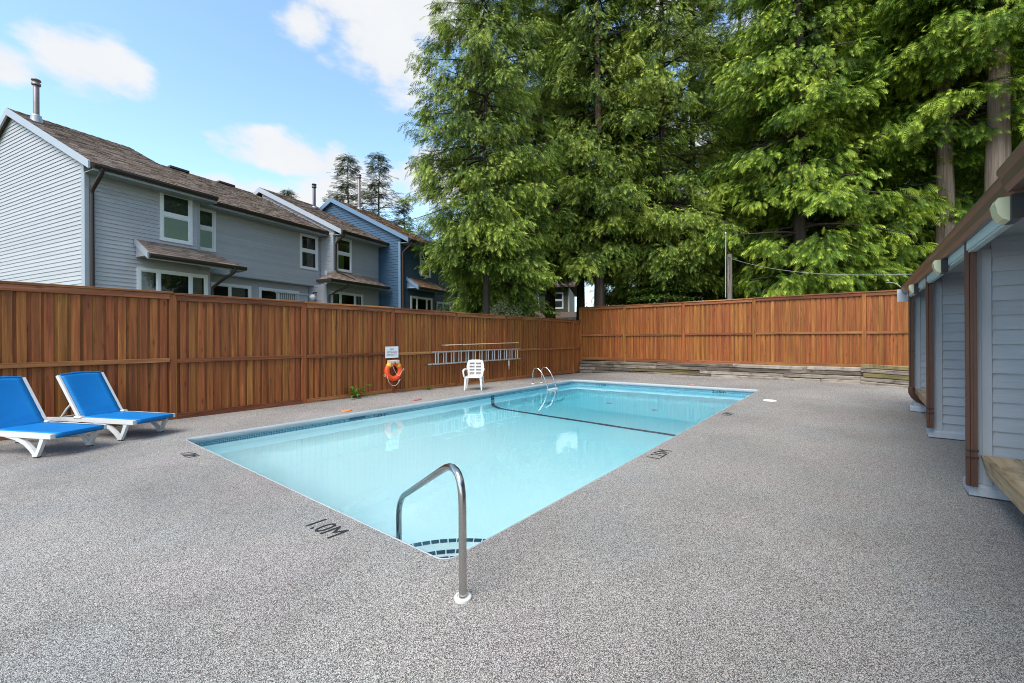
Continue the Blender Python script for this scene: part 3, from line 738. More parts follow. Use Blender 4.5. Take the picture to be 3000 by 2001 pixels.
# ================================================================== PLASTIC CHAIR
ch = thing('plastic_chair', 'white moulded plastic armchair with a slatted back standing by the fence', 'chair', (-8.17, 8.47, 0), R(36))
WP = MT['white_plastic']
for sx in (-1, 1):
    for sy, lean, z1 in ((-1, .03, .36), (1, .05, .35)):
        b = MB(); x = sx * .20; y = sy * .20
        def ring(cx_, cy_, z, w, d): return [(cx_ - w, cy_ - d, z), (cx_ + w, cy_ - d, z), (cx_ + w, cy_ + d, z), (cx_ - w, cy_ + d, z)]
        vs = ring(x + sx * lean, y + sy * lean, 0, .018, .018) + ring(x + sx * .01, y + sy * .01, z1 * .7, .026, .026) + ring(x, y, z1, .032, .03)
        b.add(vs, [(3, 2, 1, 0)] + [(4 * i + k, 4 * i + (k + 1) % 4, 4 * i + 4 + (k + 1) % 4, 4 * i + 4 + k) for i in range(2) for k in range(4)] + [(8, 9, 10, 11)]); b.build('leg', WP, ch)
    b = MB(); pts = [(sx * .245, -.22, .36), (sx * .262, -.235, .47), (sx * .265, -.21, .525), (sx * .27, -.05, .54), (sx * .26, .10, .545), (sx * .235, .20, .53)]
    b.tube(pts, [.022, .022, .027, .03, .028, .022], 8); b.build('armrest', WP, ch)
b = MB(); vs = []; fs = []
for i in range(9):
    for j in range(9):
        x = -.225 + .45 * i / 8; y = -.235 + .44 * j / 8; vs.append((x * (1 - .05 * j / 8), y, .365 - .02 * math.sin(math.pi * i / 8) * math.sin(math.pi * min(1, j / 7)) - (.02 if j == 0 else 0)))
o = 81; vs += [(x, y, z - .02) for x, y, z in vs]
for i in range(8):
    for j in range(8): a = i * 9 + j; fs += [(a, a + 9, a + 10, a + 1), (o + a, o + a + 1, o + a + 10, o + a + 9)]
for i in range(8): fs += [(i * 9, o + i * 9, o + i * 9 + 9, i * 9 + 9), (i * 9 + 8, i * 9 + 17, o + i * 9 + 17, o + i * 9 + 8), (i, i + 1, o + i + 1, o + i), (72 + i, o + 72 + i, o + 73 + i, 73 + i)]
b.add(vs, fs, True); b.build('seat', WP, ch)
Mk = Matrix.Translation((0, .19, .36)) @ Matrix.Rotation(R(-13), 4, 'X')
bk = MB()
def bar(x0, x1, z0, z1, bow=0): bk.cbox(x0, x1, -.011 + bow, .011 + bow, z0, z1, .004, Mk)
for sx in (-1, 1):
    bk.add([Mk @ Vector(p) for p in [(sx * .155, -.012, 0), (sx * .20, -.012, 0), (sx * .165, -.012, .26), (sx * .245, -.012, .25), (sx * .165, -.012, .40), (sx * .215, -.012, .40)]] +
           [Mk @ Vector(p) for p in [(sx * .155, .012, 0), (sx * .20, .012, 0), (sx * .165, .012, .26), (sx * .245, .012, .25), (sx * .165, .012, .40), (sx * .215, .012, .40)]],
           [f if sx > 0 else f[::-1] for f in [(0, 1, 3, 2), (2, 3, 5, 4), (7, 6, 8, 9), (9, 8, 10, 11), (0, 2, 8, 6), (2, 4, 10, 8), (1, 7, 9, 3), (3, 9, 11, 5), (4, 5, 11, 10), (0, 6, 7, 1)]])
arcp = [(-.215, .395), (-.19, .43), (-.10, .447), (.10, .447), (.19, .43), (.215, .395), (.16, .385), (-.16, .385)]
bk.prism([(x, z) for x, z in arcp], -.012, .012, Mk @ Matrix(((1, 0, 0, 0), (0, 0, -1, 0), (0, 1, 0, 0), (0, 0, 0, 1))))
bar(-.02, .02, .02, .40); bar(-.16, .16, .0, .03)
bko = bk.build('backrest', WP, ch)
for k in range(8):
    b = MB(); z = .058 + k * .041; b.cbox(-.162, .162, -.008, .008, z, z + .022, .004, Mk); b.build('slat', WP, bko)

# ================================================================== THINGS HUNG ON THE FENCE
FF = FX + .067
sg = thing('safety_sign', 'white sign reading NO LIFEGUARD ON DUTY nailed to the cedar fence', 'sign', (FF + .012, 6.63, 1.05))
b = MB(); b.cbox(-.004, .004, -.198, .198, -.146, .146, .002); b.build('panel', MT['sign_white'], sg)
for s, z, w in (("NO", .072, 1), ("LIFEGUARD", .002, .92), ("ON DUTY", -.066, .95)):
    if s == "LIFEGUARD":
        text("LIFEG", .068, MT['ink'], sg, basis((0, 1, 0), (0, 0, 1), (.0055, -.068, z)), 'lettering', None, .0006, sx=.92)
        text("UARD", .068, MT['ink_red'], sg, basis((0, 1, 0), (0, 0, 1), (.0055, .085, z)), 'lettering', None, .0006, sx=.86)
    else: text(s, .068, MT['ink'], sg, basis((0, 1, 0), (0, 0, 1), (.0055, 0, z)), 'lettering', None, .0006, sx=w)
hd = thing('ring_holder', 'pale block that holds the orange life ring below the lifeguard sign', 'ring holder', (FF + .05, 6.63, .80))
b = MB(); b.cbox(-.05, .095, -.135, .135, -.045, .05, .012); b.build('block', MT['cork'], hd)
b = MB(); b.cbox(.094, .099, -.016, .016, -.045, .0, .001); b.build('slot', MT['dark_room'], hd)
ri = thing('life_ring', 'orange life ring with white rope hanging on the cedar fence', 'life ring', (FF + .085, 6.625, .575))
b = MB(); vs = []; n1, n2 = 40, 12; fs = []
for i in range(n1):
    a = 2 * math.pi * i / n1
    for k in range(n2):
        q = 2 * math.pi * k / n2; r = .197 + .070 * math.cos(q); vs.append((.058 * math.sin(q), r * math.sin(a), r * math.cos(a)))
fs = [(i * n2 + k, i * n2 + (k + 1) % n2, ((i + 1) % n1) * n2 + (k + 1) % n2, ((i + 1) % n1) * n2 + k) for i in range(n1) for k in range(n2)]
b.add(vs, fs, True); b.build('ring', MT['orange'], ri)
for s in (-1, 1):
    b = MB(); vs = []
    for i in range(5):
        a = s * (R(34) + R(5) * i)
        for k in range(n2): q = 2 * math.pi * k / n2; r = .197 + .073 * math.cos(q); vs.append((.061 * math.sin(q), r * math.sin(a), r * math.cos(a)))
    b.add(vs, [(i * n2 + k, i * n2 + (k + 1) % n2, (i + 1) * n2 + (k + 1) % n2, (i + 1) * n2 + k) for i in range(4) for k in range(n2)], True); b.build('band', MT['yellow'], ri)
b = MB()
b.tube([(.066, -.09 + .30 * t, .17 - .30 * math.sin(t * 2.2)) for t in [i / 12 for i in range(10)]] + [(.066, .20, -.03), (.066, .265, .04)], .006, 6)
b.tube([(.07, -.245, -.09), (.075, -.23, -.17), (.075, -.19, -.27), (.075, -.13, -.345), (.075, -.06, -.375), (.075, .01, -.37), (.075, .07, -.33), (.08, .11, -.28), (.07, .14, -.235)], .006, 6)
b.tube([(.08, .105, -.285), (.085, .10, -.25), (.08, .13, -.25), (.08, .15, -.22)], .006, 6)
b.tube([(.07, .262, .05), (.075, .275, .01), (.07, .27, .035)], .009, 6)
b.tube([(.02, -.275 + .024 * math.cos(a), -.10 + .030 * math.sin(a)) for a in [k * .785 for k in range(9)]], .006, 6)
b.build('rope', MT['rope'], ri)

el = thing('extension_ladder', 'aluminium extension ladder hung sideways on the cedar fence behind the chair', 'ladder', (FF + .05, 9.8, .84))
for (x, dy0, dy1) in ((0, -2.05, 2.08), (.055, -1.87, 2.10)):
    for z in (-.165, .175):
        b = MB(); b.cbox(x - .018, x + .018, dy0 if z < 0 else dy0 + .18, dy1, z - .02, z + .02, .005); b.build('rail', MT['alu'], el)
rg_ = MB(); rg_.tube([(0, 0, -.15), (0, 0, .16)], .019, 8); rgm = rg_.mesh('rung', MT['alu'])
for k in range(13):
    y = -1.74 + k * .302
    link('rung', rgm, el, (0, y, 0)); link('rung', rgm, el, (.055, y + .05, 0))
for z in (-.165,):
    b = MB(); b.box(-.02, .02, -2.10, -2.04, z - .025, z + .025); b.build('foot_pad', MT['flue_dark'], el)
tp = thing('pole', 'thin tan pole hung level on the fence just above the ladder', 'pole', (FF + .05, 10.1, 1.215))
b = MB(); b.tube([(0, -1.78, -.015), (0, 0, 0), (0, 1.78, .018)], .014, 8); b.build('shaft', MT['fibre_pole'], tp)
b = MB(); b.tube([(0, -1.80, -.015), (0, -1.70, -.014)], .020, 8); b.build('grip', MT['alu'], tp)
for dy in (-1.0, 1.22):
    hk = thing('fence_hook', 'small dark hook on the fence under the ' + ('near' if dy < 0 else 'far') + ' end of the pole', 'hook', (FF, 10.1 + dy, 1.2))
    b = MB(); b.tube([(0, 0, .12), (.03, 0, -.02), (.07, 0, -.02), (.07, 0, .02)], .008, 6); b.build('hook', MT['blue_hook'] if dy > 0 else MT['black_metal'], hk)
cd = thing('cord', 'pale cord dangling below the far end of the hung ladder', 'cord', (FF + .09, 11.25, .68))
b = MB(); b.tube([(0, -.02, .3), (.01, -.03, 0), (.01, -.02, -.18), (.01, .03, -.24), (.01, .06, -.16), (0, .05, .02)], .006, 6); b.tube([(0, .0, .02), (.01, .02, -.2), (.01, .02, -.33)], .010, 6); b.build('strand', MT['rope'], cd)

# ================================================================== SMALL THINGS ON THE DECK
def disc(name, label, cat, loc, rx, ry, h, m, rot=0):
    b = MB(); n = 24; vs = []
    for (k, z) in ((1, 0), (1, h * .6), (.93, h), (.001, h * 1.15)): vs += [(rx * k * math.cos(2 * math.pi * i / n), ry * k * math.sin(2 * math.pi * i / n), z) for i in range(n)]
    b.add(vs, [(j * n + i, j * n + (i + 1) % n, (j + 1) * n + (i + 1) % n, (j + 1) * n + i) for j in range(3) for i in range(n)], True)
    o = b.build(name, m, None, loc, (0, 0, rot)); return tag(o, label, cat)
disc('skimmer_lid', 'round white skimmer lid set in the deck beyond the far right pool corner', 'lid', (-1.50, 10.80, .001), .13, .13, .012, MT['oval_white'])
disc('skimmer_lid', 'orange and white lid on the left deck strip nearest the loungers', 'lid', (-7.74, 4.46, gz(-7.7, 4.4) + .001), .075, .11, .014, MT['orange_plastic'], .2)
disc('skimmer_lid', 'pinkish red lid on the left deck strip between sign and pool', 'lid', (-7.83, 6.25, gz(-7.8, 6.2) + .001), .06, .13, .012, MT['red_plastic'], .1)
disc('skimmer_lid', 'tiny orange lid on the deck behind the far pool edge', 'lid', (-3.74, 12.95, .001), .07, .05, .012, MT['orange_plastic'])

# ================================================================== CHANGING HUT on the right
HX = .80
hut = thing('pool_hut', 'grey blue sided pool hut with brown gutter and open bays on the right', 'hut', (HX, 5.45, 0))
HO = (HX, 5.45, 0)
def hb(x0, x1, y0, y1, z0, z1, name, m, parent=None, ch=.004):
    b = MB(HO); b.cbox(x0, x1, y0, y1, z0, z1, ch); return b.build(name, m, parent or hut)
def plank_mesh(L, e, m, name='siding_plank'):
    """a bevelled board: local x along, y outwards (-y faces out), z up"""
    b = MB(); b.add([(0, -.021, 0), (L, -.021, 0), (L, -.003, e + .008), (0, -.003, e + .008), (0, .004, 0), (L, .004, 0), (L, .004, e + .012), (0, .004, e + .012)],
                    [(0, 1, 2, 3), (5, 4, 7, 6), (0, 4, 5, 1), (3, 2, 6, 7), (0, 3, 7, 4), (1, 5, 6, 2)]); return b.mesh(name, m)
pm = plank_mesh(1.72, .124, MT['siding_hut'])
rng = random.Random(5)
for k, Y in enumerate((5.45, 8.22, 10.80)):
    hb(HX + .02, 2.62, Y + .012, Y + .19, .10, 2.24, 'wall', MT['hut_trim'])
    z = .085
    while z < 2.2:
        link('siding_plank', pm, hut, (.893 - HX, Y + .004 - 5.45, z), (0, 0, 0)); z += .124
    hb(HX, HX + .036, Y - .014, Y + .215, .115, 2.14, 'corner_board', MT['hut_trim'])
    hb(HX + .034, HX + .096, Y - .020, Y + .010, .112, 2.14, 'corner_board', MT['hut_trim'])
    b = MB(HO); b.prism([(Y - .045, .012), (Y + .235, .012), (Y + .235, .085), (Y + .19, .112), (Y - .01, .112), (Y - .045, .085)], HX - .05, 2.62, Matrix(((0, 0, 1, 0), (1, 0, 0, 0), (0, 1, 0, 0), (0, 0, 0, 1)))); b.build('base_trim', MT['hut_trim'], hut)
hb(2.60, 2.70, -1, 11.0, 0, 2.3, 'back_wall', MT['siding_hut'])
hb(HX + .06, 2.60, -1, 11.0, 2.235, 2.26, 'ceiling', MT['soffit'])
hb(.735, .80, -1, 4.955, 2.130, 2.262, 'beam', MT['beam']); hb(.735, .80, 4.962, 11.03, 2.132, 2.262, 'beam', MT['beam'])
hb(.745, .792, -1, 11.03, 2.115, 2.131, 'beam_drip', MT['beam'])
hb(.70, .735, -1, 11.05, 2.24, 2.30, 'fascia', MT['gutter_hut'])
for (y0, y1, dx, dz) in ((3.69, 11.2, 0, 0), (-1, 3.72, -.022, .018)):
    prof = [(.745, 2.205), (.700, 2.205), (.682, 2.235), (.672, 2.285), (.655, 2.315), (.655, 2.338), (.668, 2.338), (.668, 2.322), (.745, 2.322)]
    b = MB(HO); b.prism([(x + dx, z + dz) for x, z in prof], y0, y1, Matrix(((1, 0, 0, 0), (0, 0, 1, 0), (0, 1, 0, 0), (0, 0, 0, 1)))); b.build('gutter', MT['gutter_hut'], hut)
b = MB(HO); b.add([(.72, -1, 2.325), (.72, 11.15, 2.325), (2.9, 11.15, 2.52), (2.9, -1, 2.52), (.72, -1, 2.35), (.72, 11.15, 2.35), (2.9, 11.15, 2.545), (2.9, -1, 2.545)], [(0, 1, 2, 3), (7, 6, 5, 4), (0, 4, 5, 1), (1, 5, 6, 2), (2, 6, 7, 3), (3, 7, 4, 0)]); b.build('roof', MT['roof'], hut)
hb(.60, .80, 11.19, 11.215, 2.06, 2.30, 'end_panel', MT['rake'])
def downspout(Y, zb, kick=False, top=2.215):
    w = .062; d = .066; x1 = HX - .004; x0 = x1 - d
    yy = Y - w / 2
    pol = [(x0, yy), (x0 + .007, yy + w * .2), (x0, yy + w * .35), (x0, yy + w * .65), (x0 + .007, yy + w * .8), (x0, yy + w), (x0 + d * .3, yy + w), (x0 + d * .4, yy + w - .006), (x0 + d * .6, yy + w - .006), (x0 + d * .7, yy + w), (x1, yy + w), (x1, yy), (x0 + d * .7, yy), (x0 + d * .6, yy + .007), (x0 + d * .4, yy + .007), (x0 + d * .3, yy)]
    b = MB(HO)
    if not kick:
        b.prism(pol[::-1], zb, top)
    else:
        b.prism(pol[::-1], .43, top)
        c = (x0 + x1) / 2
        b.tube([(c, Y, .46), (c, Y + .0, .36), (c + .03, Y + .02, .29), (c + .10, Y + .05, .22), (c + .28, Y + .08, .12)], .046, 10)
    dsp = b.build('downspout', MT['downspout'], hut)
    for z in ((.34, .40) if not kick else (1.1,)):
        s_ = MB(HO); s_.cbox(x0 - .004, HX + .003, yy - .004, yy + w + .004, z, z + .016, .003); s_.build('strap', MT['gutter'], dsp)
    s_ = MB(HO); s_.cbox(x0 - .003, x1, yy - .003, yy + w + .003, top - .02, top + .008, .002); s_.build('outlet', MT['gutter_hut'], dsp)
downspout(5.385, .10); downspout(8.13, .14); downspout(10.72, .3, True)
for i, Y in enumerate((3.79, 6.42, 9.20)):
    b = MB(HO); b.cbox(.685, .738, Y - .10, Y + .10, 2.065, 2.205, .006); lt = b.build('wall_light', MT['black_metal'], hut)
    b = MB(HO); pr = [(.687, 2.20), (.640, 2.20), (.628, 2.17), (.638, 2.11), (.658, 2.075), (.687, 2.062)]
    b.prism(pr, Y - .068, Y + .068, Matrix(((1, 0, 0, 0), (0, 0, 1, 0), (0, 1, 0, 0), (0, 0, 0, 1)))); b.build('lens', MT['lens'], lt)
def bench(y0, y1, zt):
    b = MB(HO); vs = []
    for y in (y0, y1):
        vs += [(.822, y, zt), (.862, y, zt), (.905, y, zt - .17), (.862, y + (0), zt - .17)]
    b.add(vs, [(0, 1, 5, 4), (1, 2, 6, 5), (2, 3, 7, 6), (3, 0, 4, 7), (0, 3, 2, 1), (4, 5, 6, 7)])
    be = b.build('bench', MT['bench'], hut)
    for i in range(5):
        x0 = .866 + i * .145
        q = MB(HO); q.cbox(x0, x0 + .139, y0, y1, zt - .038, zt, .004); q.build('plank', MT['bench'], be)
    for y in (y0 + .3, y1 - .35):
        q = MB(HO); q.box(.92, 1.5, y, y + .04, zt - .17, zt - .040); q.build('bracket', MT['bench'], be)
bench(2.95, 5.425, .365); bench(8.55, 10.775, .425)
sy = thing('towel_strap', 'folded yellow webbing lying on the near bench at the right edge', 'strap', (.95, 4.38, .366))
for k in range(3):
    b = MB(); b.cbox(-.07 + .02 * k, .12, -.06 + .055 * k, -.015 + .055 * k, .001 + .004 * k, .010 + .006 * k, .002); b.build('fold', MT['strap_yellow'], sy)

# ================================================================== ROW OF TOWN HOUSES
HC = Vector((-16.11, 1.778, 0)); HROT = math.atan2(.227, .974)
# local frame: x = out of the facade, y = along the row away from the camera, z = up
def house(name, label): return thing(name, label, 'house', HC, HROT, 'town houses behind the left fence')
grey = house('grey_townhouse', 'grey blue sided town house row with brown shingle roof behind the left fence')
blue = house('blue_townhouse', 'dark blue sided town house next to the grey row, mossy roof')

def clip_poly(poly, z):
    xs = []
    n = len(poly)
    for i in range(n):
        (x0, z0), (x1, z1) = poly[i], poly[(i + 1) % n]
        if (z0 - z) * (z1 - z) <= 0 and z0 != z1: xs.append(x0 + (x1 - x0) * (z - z0) / (z1 - z0))
    return (min(xs), max(xs)) if len(xs) >= 2 else None
def siding(parent, place, poly, m, e=.115, holes=(), zmin=None, back=True):
    """lap siding over a wall polygon in (s, z); place(s, depth, z) -> local point, depth out of the wall"""
    zs = [p[1] for p in poly]; z = min(zs) if zmin is None else zmin; top = max(zs)
    if back:
        b = MB(); vs = [place(s, 0, zz) for s, zz in poly] + [place(s, -.12, zz) for s, zz in poly]; n = len(poly)
        b.add(vs, [tuple(range(n)), tuple(range(2 * n - 1, n - 1, -1))] + [(i, n + i, n + (i + 1) % n, (i + 1) % n) for i in range(n)]); b.build('wall', m, parent)
    while z < top - .02:
        zt = min(z + e, top - .004)
        a = clip_poly(poly, z + .002); c = clip_poly(poly, zt - .002)
        if a and c:
            spans = [(a[0], a[1], c[0], c[1])]
            for (h0, h1, g0, g1) in holes:
                ov = min(zt, g1) - max(z, g0)
                if ov > .05 * e:
                    new = []
                    for (l0, r0, l1, r1) in spans:
                        if h1 <= l0 or h0 >= r0: new.append((l0, r0, l1, r1)); continue
                        if h0 > l0 + .02: new.append((l0, h0, l1, h0))
                        if h1 < r0 - .02: new.append((h1, r0, h1, r1))
                    spans = new
            for (l0, r0, l1, r1) in spans:
                if r0 - l0 < .02: continue
                b = MB(); p = place
                b.add([p(l0, .021, z), p(r0, .021, z), p(r1, .004, zt + .006), p(l1, .004, zt + .006), p(l0, .001, z + .004), p(r0, .001, z + .004)], [(0, 1, 2, 3), (0, 4, 5, 1), (0, 3, 4), (1, 5, 2)])
                b.build('siding_plank', m, parent)
        z += e
def facade(x): return lambda s, d, z: (x + d, s, z)
def endwall(y): return lambda s, d, z: (s, y - d, z)
def roof(parent, y0, y1, rx, rz, ex, ez, m, seed, backx=None, e=.145):
    """a shingled slope from the ridge (rx, rz) down to the eave (ex, ez), tabs laid in courses, and the plain far slope"""
    rg = random.Random(seed); d = Vector((ex - rx, 0, ez - rz)); L = d.length; d.normalize(); nn = Vector((-d.z, 0, d.x)); 
    if nn.z < 0: nn = -nn
    b = MB(); k = 0; s = L
    while s > 0:
        s0 = max(0, s - e - .02); y = y0 - rg.uniform(0, .25)
        while y < y1:
            w = rg.uniform(.12, .30); a, c = max(y, y0), min(y + w - .006, y1); y += w
            if c - a < .02: continue
            lo = s + rg.uniform(-.012, .012); th = rg.uniform(.014, .026); t = rg.random()
            P = lambda ss, yy, h: tuple(Vector((rx, yy, rz)) + d * ss + nn * h)
            b.add([P(lo, a, th), P(lo, c, th), P(s0, c, .006), P(s0, a, .006), P(lo, a, 0), P(lo, c, 0)], [(0, 1, 2, 3), (4, 5, 1, 0), (0, 3, 4), (1, 5, 2)], tint=t)
        s -= e
    # ridge caps
    y = y0
    while y < y1:
        w = min(.22, y1 - y); t = rg.random()
        b.add([(rx - .11, y, rz - .03), (rx, y, rz + .035), (rx + .11, y, rz - .02), (rx + .11, y + w, rz - .035), (rx, y + w, rz + .02), (rx - .11, y + w, rz - .045)], [(0, 1, 4, 5), (1, 2, 3, 4), (0, 2, 1)], tint=t); y += w
    stuff(b.build('shingles', m, parent))
    bx = backx if backx is not None else rx - (ex - rx); bz = ez
    q = MB(); pr = [(ex, ez - .01), (rx, rz - .01), (bx, bz - .01), (bx, bz - .12), (rx, rz - .13), (ex, ez - .12)]
    q.prism(pr, y0 + .01, y1 - .01, Matrix(((1, 0, 0, 0), (0, 0, 1, 0), (0, 1, 0, 0), (0, 0, 0, 1)))); q.build('roof', m, parent)
def rake(parent, y, rx, rz, ex, ez, m, w=.20, back=True, th=.045):
    for (tx, tz) in ((ex, ez),) + (((2 * rx - ex, ez),) if back else ()):
        b = MB(); b.add([(rx, y, rz + .02), (tx, y, tz + .02), (tx, y, tz + .02 - w), (rx, y, rz + .02 - w * 1.12)] + [(rx, y + th, rz + .02), (tx, y + th, tz + .02), (tx, y + th, tz + .02 - w), (rx, y + th, rz + .02 - w * 1.12)],
                        [(0, 1, 2, 3), (7, 6, 5, 4), (0, 4, 5, 1), (1, 5, 6, 2), (2, 6, 7, 3)]); b.build('rake_board', m, parent)
def eave(parent, y0, y1, ex, ez, wallx, fm, gutter=True):
    b = MB(); b.cbox(ex - .035, ex, y0, y1, ez - .20, ez - .015, .004); b.build('fascia', fm, parent)
    b = MB(); b.box(wallx, ex - .036, y0 + .01, y1 - .01, ez - .175, ez - .155); b.build('soffit', MT['soffit'], parent)
    if gutter:
        b = MB(); pr = [(ex + .002, ez - .135), (ex + .07, ez - .135), (ex + .105, ez - .07), (ex + .11, ez - .018), (ex + .098, ez - .018), (ex + .09, ez - .04), (ex + .002, ez - .04)]
        b.prism(pr, y0, y1, Matrix(((1, 0, 0, 0), (0, 0, 1, 0), (0, 1, 0, 0), (0, 0, 0, 1)))); b.build('gutter', MT['gutter'], parent)
def window(parent, place, s0, s1, z0, z1, kind='sash', lower='blind_green', upper='blind_dark', split=.46, curtain=None, open_top=False):
    """white vinyl window; kind sash (two panes one above the other) or slider (three panes side by side)"""
    def bx(mb, a0, a1, d0, d1, c0, c1):
        vs = [place(s, d, z) for z in (c0, c1) for s, d in ((a0, d0), (a1, d0), (a1, d1), (a0, d1))]
        mb.add(vs, [(0, 3, 2, 1), (4, 5, 6, 7), (0, 1, 5, 4), (1, 2, 6, 5), (2, 3, 7, 6), (3, 0, 4, 7)])
    f = MB(); t = .085
    bx(f, s0, s1, .002, .042, z0, z0 + t); bx(f, s0, s1, .002, .042, z1 - t, z1); bx(f, s0, s0 + t, .002, .042, z0 + t, z1 - t); bx(f, s1 - t, s1, .002, .042, z0 + t, z1 - t)
    a0, a1, c0, c1 = s0 + t, s1 - t, z0 + t, z1 - t
    cells = []
    if kind == 'sash':
        zm = c0 + (c1 - c0) * (1 - split); bx(f, a0, a1, .004, .036, zm - .055, zm + .055); cells = [(a0, a1, c0, zm - .055, lower), (a0, a1, zm + .055, c1, upper)]
    elif kind == 'slider3':
        w = a1 - a0; m1 = a0 + w * .26; m2 = a0 + w * .76
        for m_ in (m1, m2): bx(f, m_ - .035, m_ + .035, .004, .036, c0, c1)
        cells = [(a0, m1 - .035, c0, c1, 'curtain_grey'), (m1 + .035, m2 - .035, c0, c1, None), (m2 + .035, a1, c0, c1, 'curtain_grey')]
    else:
        w = a1 - a0; m1 = a0 + w * .45; bx(f, m1 - .03, m1 + .03, .004, .036, c0, c1)
        cells = [(a0, m1 - .03, c0, c1, None), (m1 + .03, a1, c0, c1, 'curtain_grey')]
    # sash beads, a thinner inner frame
    for (x0, x1, y0, y1, _) in cells:
        q = .028
        bx(f, x0, x1, -.01, .022, y0, y0 + q); bx(f, x0, x1, -.01, .022, y1 - q, y1); bx(f, x0, x0 + q, -.01, .022, y0 + q, y1 - q); bx(f, x1 - q, x1, -.01, .022, y0 + q, y1 - q)
    win = f.build('window', MT['vinyl'], parent)
    for i, (x0, x1, y0, y1, bl) in enumerate(cells):
        g = MB(); g.add([place(x0, .006, y0), place(x1, .006, y0), place(x1, .006, y1), place(x0, .006, y1)], [(0, 1, 2, 3)])
        if open_top and i == 1:
            # awning sash pushed out at its foot
            g = MB(); o = .22; g.add([place(x0, .03 + o, y0 - .0), place(x1, .03 + o, y0), place(x1, .03, y1), place(x0, .03, y1)], [(0, 1, 2, 3)])
            sf = MB()
            def strip(p, q_, w_): sf.tube([place(*p), place(*q_)], .028, 4)
            strip((x0, .03 + o, y0), (x1, .03 + o, y0), 0); strip((x0, .03, y1), (x1, .03, y1), 0); strip((x0, .03 + o, y0), (x0, .03, y1), 0); strip((x1, .03 + o, y0), (x1, .03, y1), 0)
            sf.build('open_sash', MT['vinyl'], win)
        g.build('pane', MT['glass'], win)
        r_ = MB(); r_.add([place(x0, .0015, y0), place(x1, .0015, y0), place(x1, .0015, y1), place(x0, .0015, y1)], [(0, 1, 2, 3)])
        if bl in ('blind_green', 'blind_dark'): r_.build('blind', MT[bl], win)
        elif bl and bl.startswith('curtain'):
            r_.build('dark_room', MT['dark_room'], win)
            c = MB(); n = 14; half = (bl == 'curtain_green'); xe = x0 + (x1 - x0) * (.5 if half else .8)
            vs = [place(x0 + (xe - x0) * k / n, .0028 + .0015 * (k % 2), z) for k in range(n + 1) for z in (y0 + (.0 if not half else .02), y1)]
            c.add(vs, [(2 * k, 2 * k + 2, 2 * k + 3, 2 * k + 1) for k in range(n)]); c.build('curtain', MT[bl], win)
        else: r_.build('dark_room', MT['dark_room'], win)
    return win
def board(parent, name, m, x0, x1, y0, y1, z0, z1):
    b = MB(); b.cbox(x0, x1, y0, y1, z0, z1, .004); return b.build(name, m, parent)
def pipe(parent, pts, r, m, name='downspout', seg=8):
    b = MB(); b.tube(pts, r, seg); return b.build(name, m, parent)
def flue(parent, x, y, z0, z1, m, r=.085):
    b = MB(); b.lathe([(r, z0 - .6), (r, z1 - .12), (r * .9, z1 - .11), (r * .9, z1 - .06)], 14, (x, y, 0)); f = b.build('flue', m, parent)
    c = MB(); c.lathe([(r * 1.5, z1 - .16), (r * 1.55, z1 - .10), (r * 1.1, z1 - .09), (r * 1.1, z1 - .03), (r * 1.6, z1 - .025), (r * 1.5, z1 + .02), (.001, z1 + .05)], 16, (x, y, 0)); c.build('cap', m, f)
    c = MB(); c.lathe([(r * 2.2, z0 - .25), (r * 1.7, z0 - .03), (r * 1.75, z0), (r * 1.1, z0 + .03)], 14, (x, y, 0)); c.build('collar', MT['lead'], f)

S = MT['siding']; SL = .489
LOW = 2.25
# ---- unit A: gable end towards the camera
Ar = (-4.90, 8.72); Ae = (.55, Ar[1] - SL * (.55 + 4.90))
def roofz(x, r): return r[1] - SL * abs(x - r[0])
gab = [(-9.8, LOW), (0, LOW), (0, roofz(0, Ar) - .14), (-4.90, Ar[1] - .14), (-9.8, roofz(-9.8, Ar) - .14)]
siding(grey, endwall(0), gab, S)
board(grey, 'corner_board', MT['trim'], -.16, .0, -.045, -.0, LOW, roofz(0, Ar) - .16); board(grey, 'corner_board', MT['trim'], .002, .045, -.045, .06, LOW, Ae[1] - .16)
fa = [(0, LOW), (2.80, LOW), (2.80, Ae[1] - .15), (0, Ae[1] - .15)]
siding(grey, facade(0), fa, S, holes=[(1.70, 2.56, 4.44, 5.96), (1.12, 2.80, LOW, 3.52)])
board(grey, 'corner_board', MT['trim'], -.48, .03, 2.72, 2.80, 3.65, Ae[1] - .17)
board(grey, 'house_body', S, -9.8, -.02, .0, 10.5, -.3, LOW)
window(grey, facade(0), 1.68, 2.57, 4.43, 5.97)
window(grey, facade(.006), 1.10, 3.02, 2.2, 3.53, 'slider3')
board(grey, 'bay_wall', S, -.45, .003, 2.80, 3.12, LOW - .3, 3.80)
roof(grey, -.13, 3.02, Ar[0], Ar[1], Ae[0], Ae[1], MT['roof'], 1, None)
rake(grey, -.155, Ar[0], Ar[1], Ae[0] + .02, Ae[1], MT['rake'])
eave(grey, -.05, 3.02, Ae[0], Ae[1], .0, MT['trim'])
board(grey, 'eave_return', MT['rake'], .0, Ae[0], 3.0, 3.035, Ae[1] - .21, Ae[1] - .02)
pipe(grey, [(Ae[0] + .05, .12, Ae[1] - .12), (Ae[0] + .04, .12, Ae[1] - .22), (.30, .11, Ae[1] - .44), (.07, .10, Ae[1] - .62), (.065, .10, Ae[1] - .72), (.065, .10, 1.0)], .052, MT['gutter'])
flue(grey, -4.1, .28, 8.50, 9.62, MT['flue'], .072)
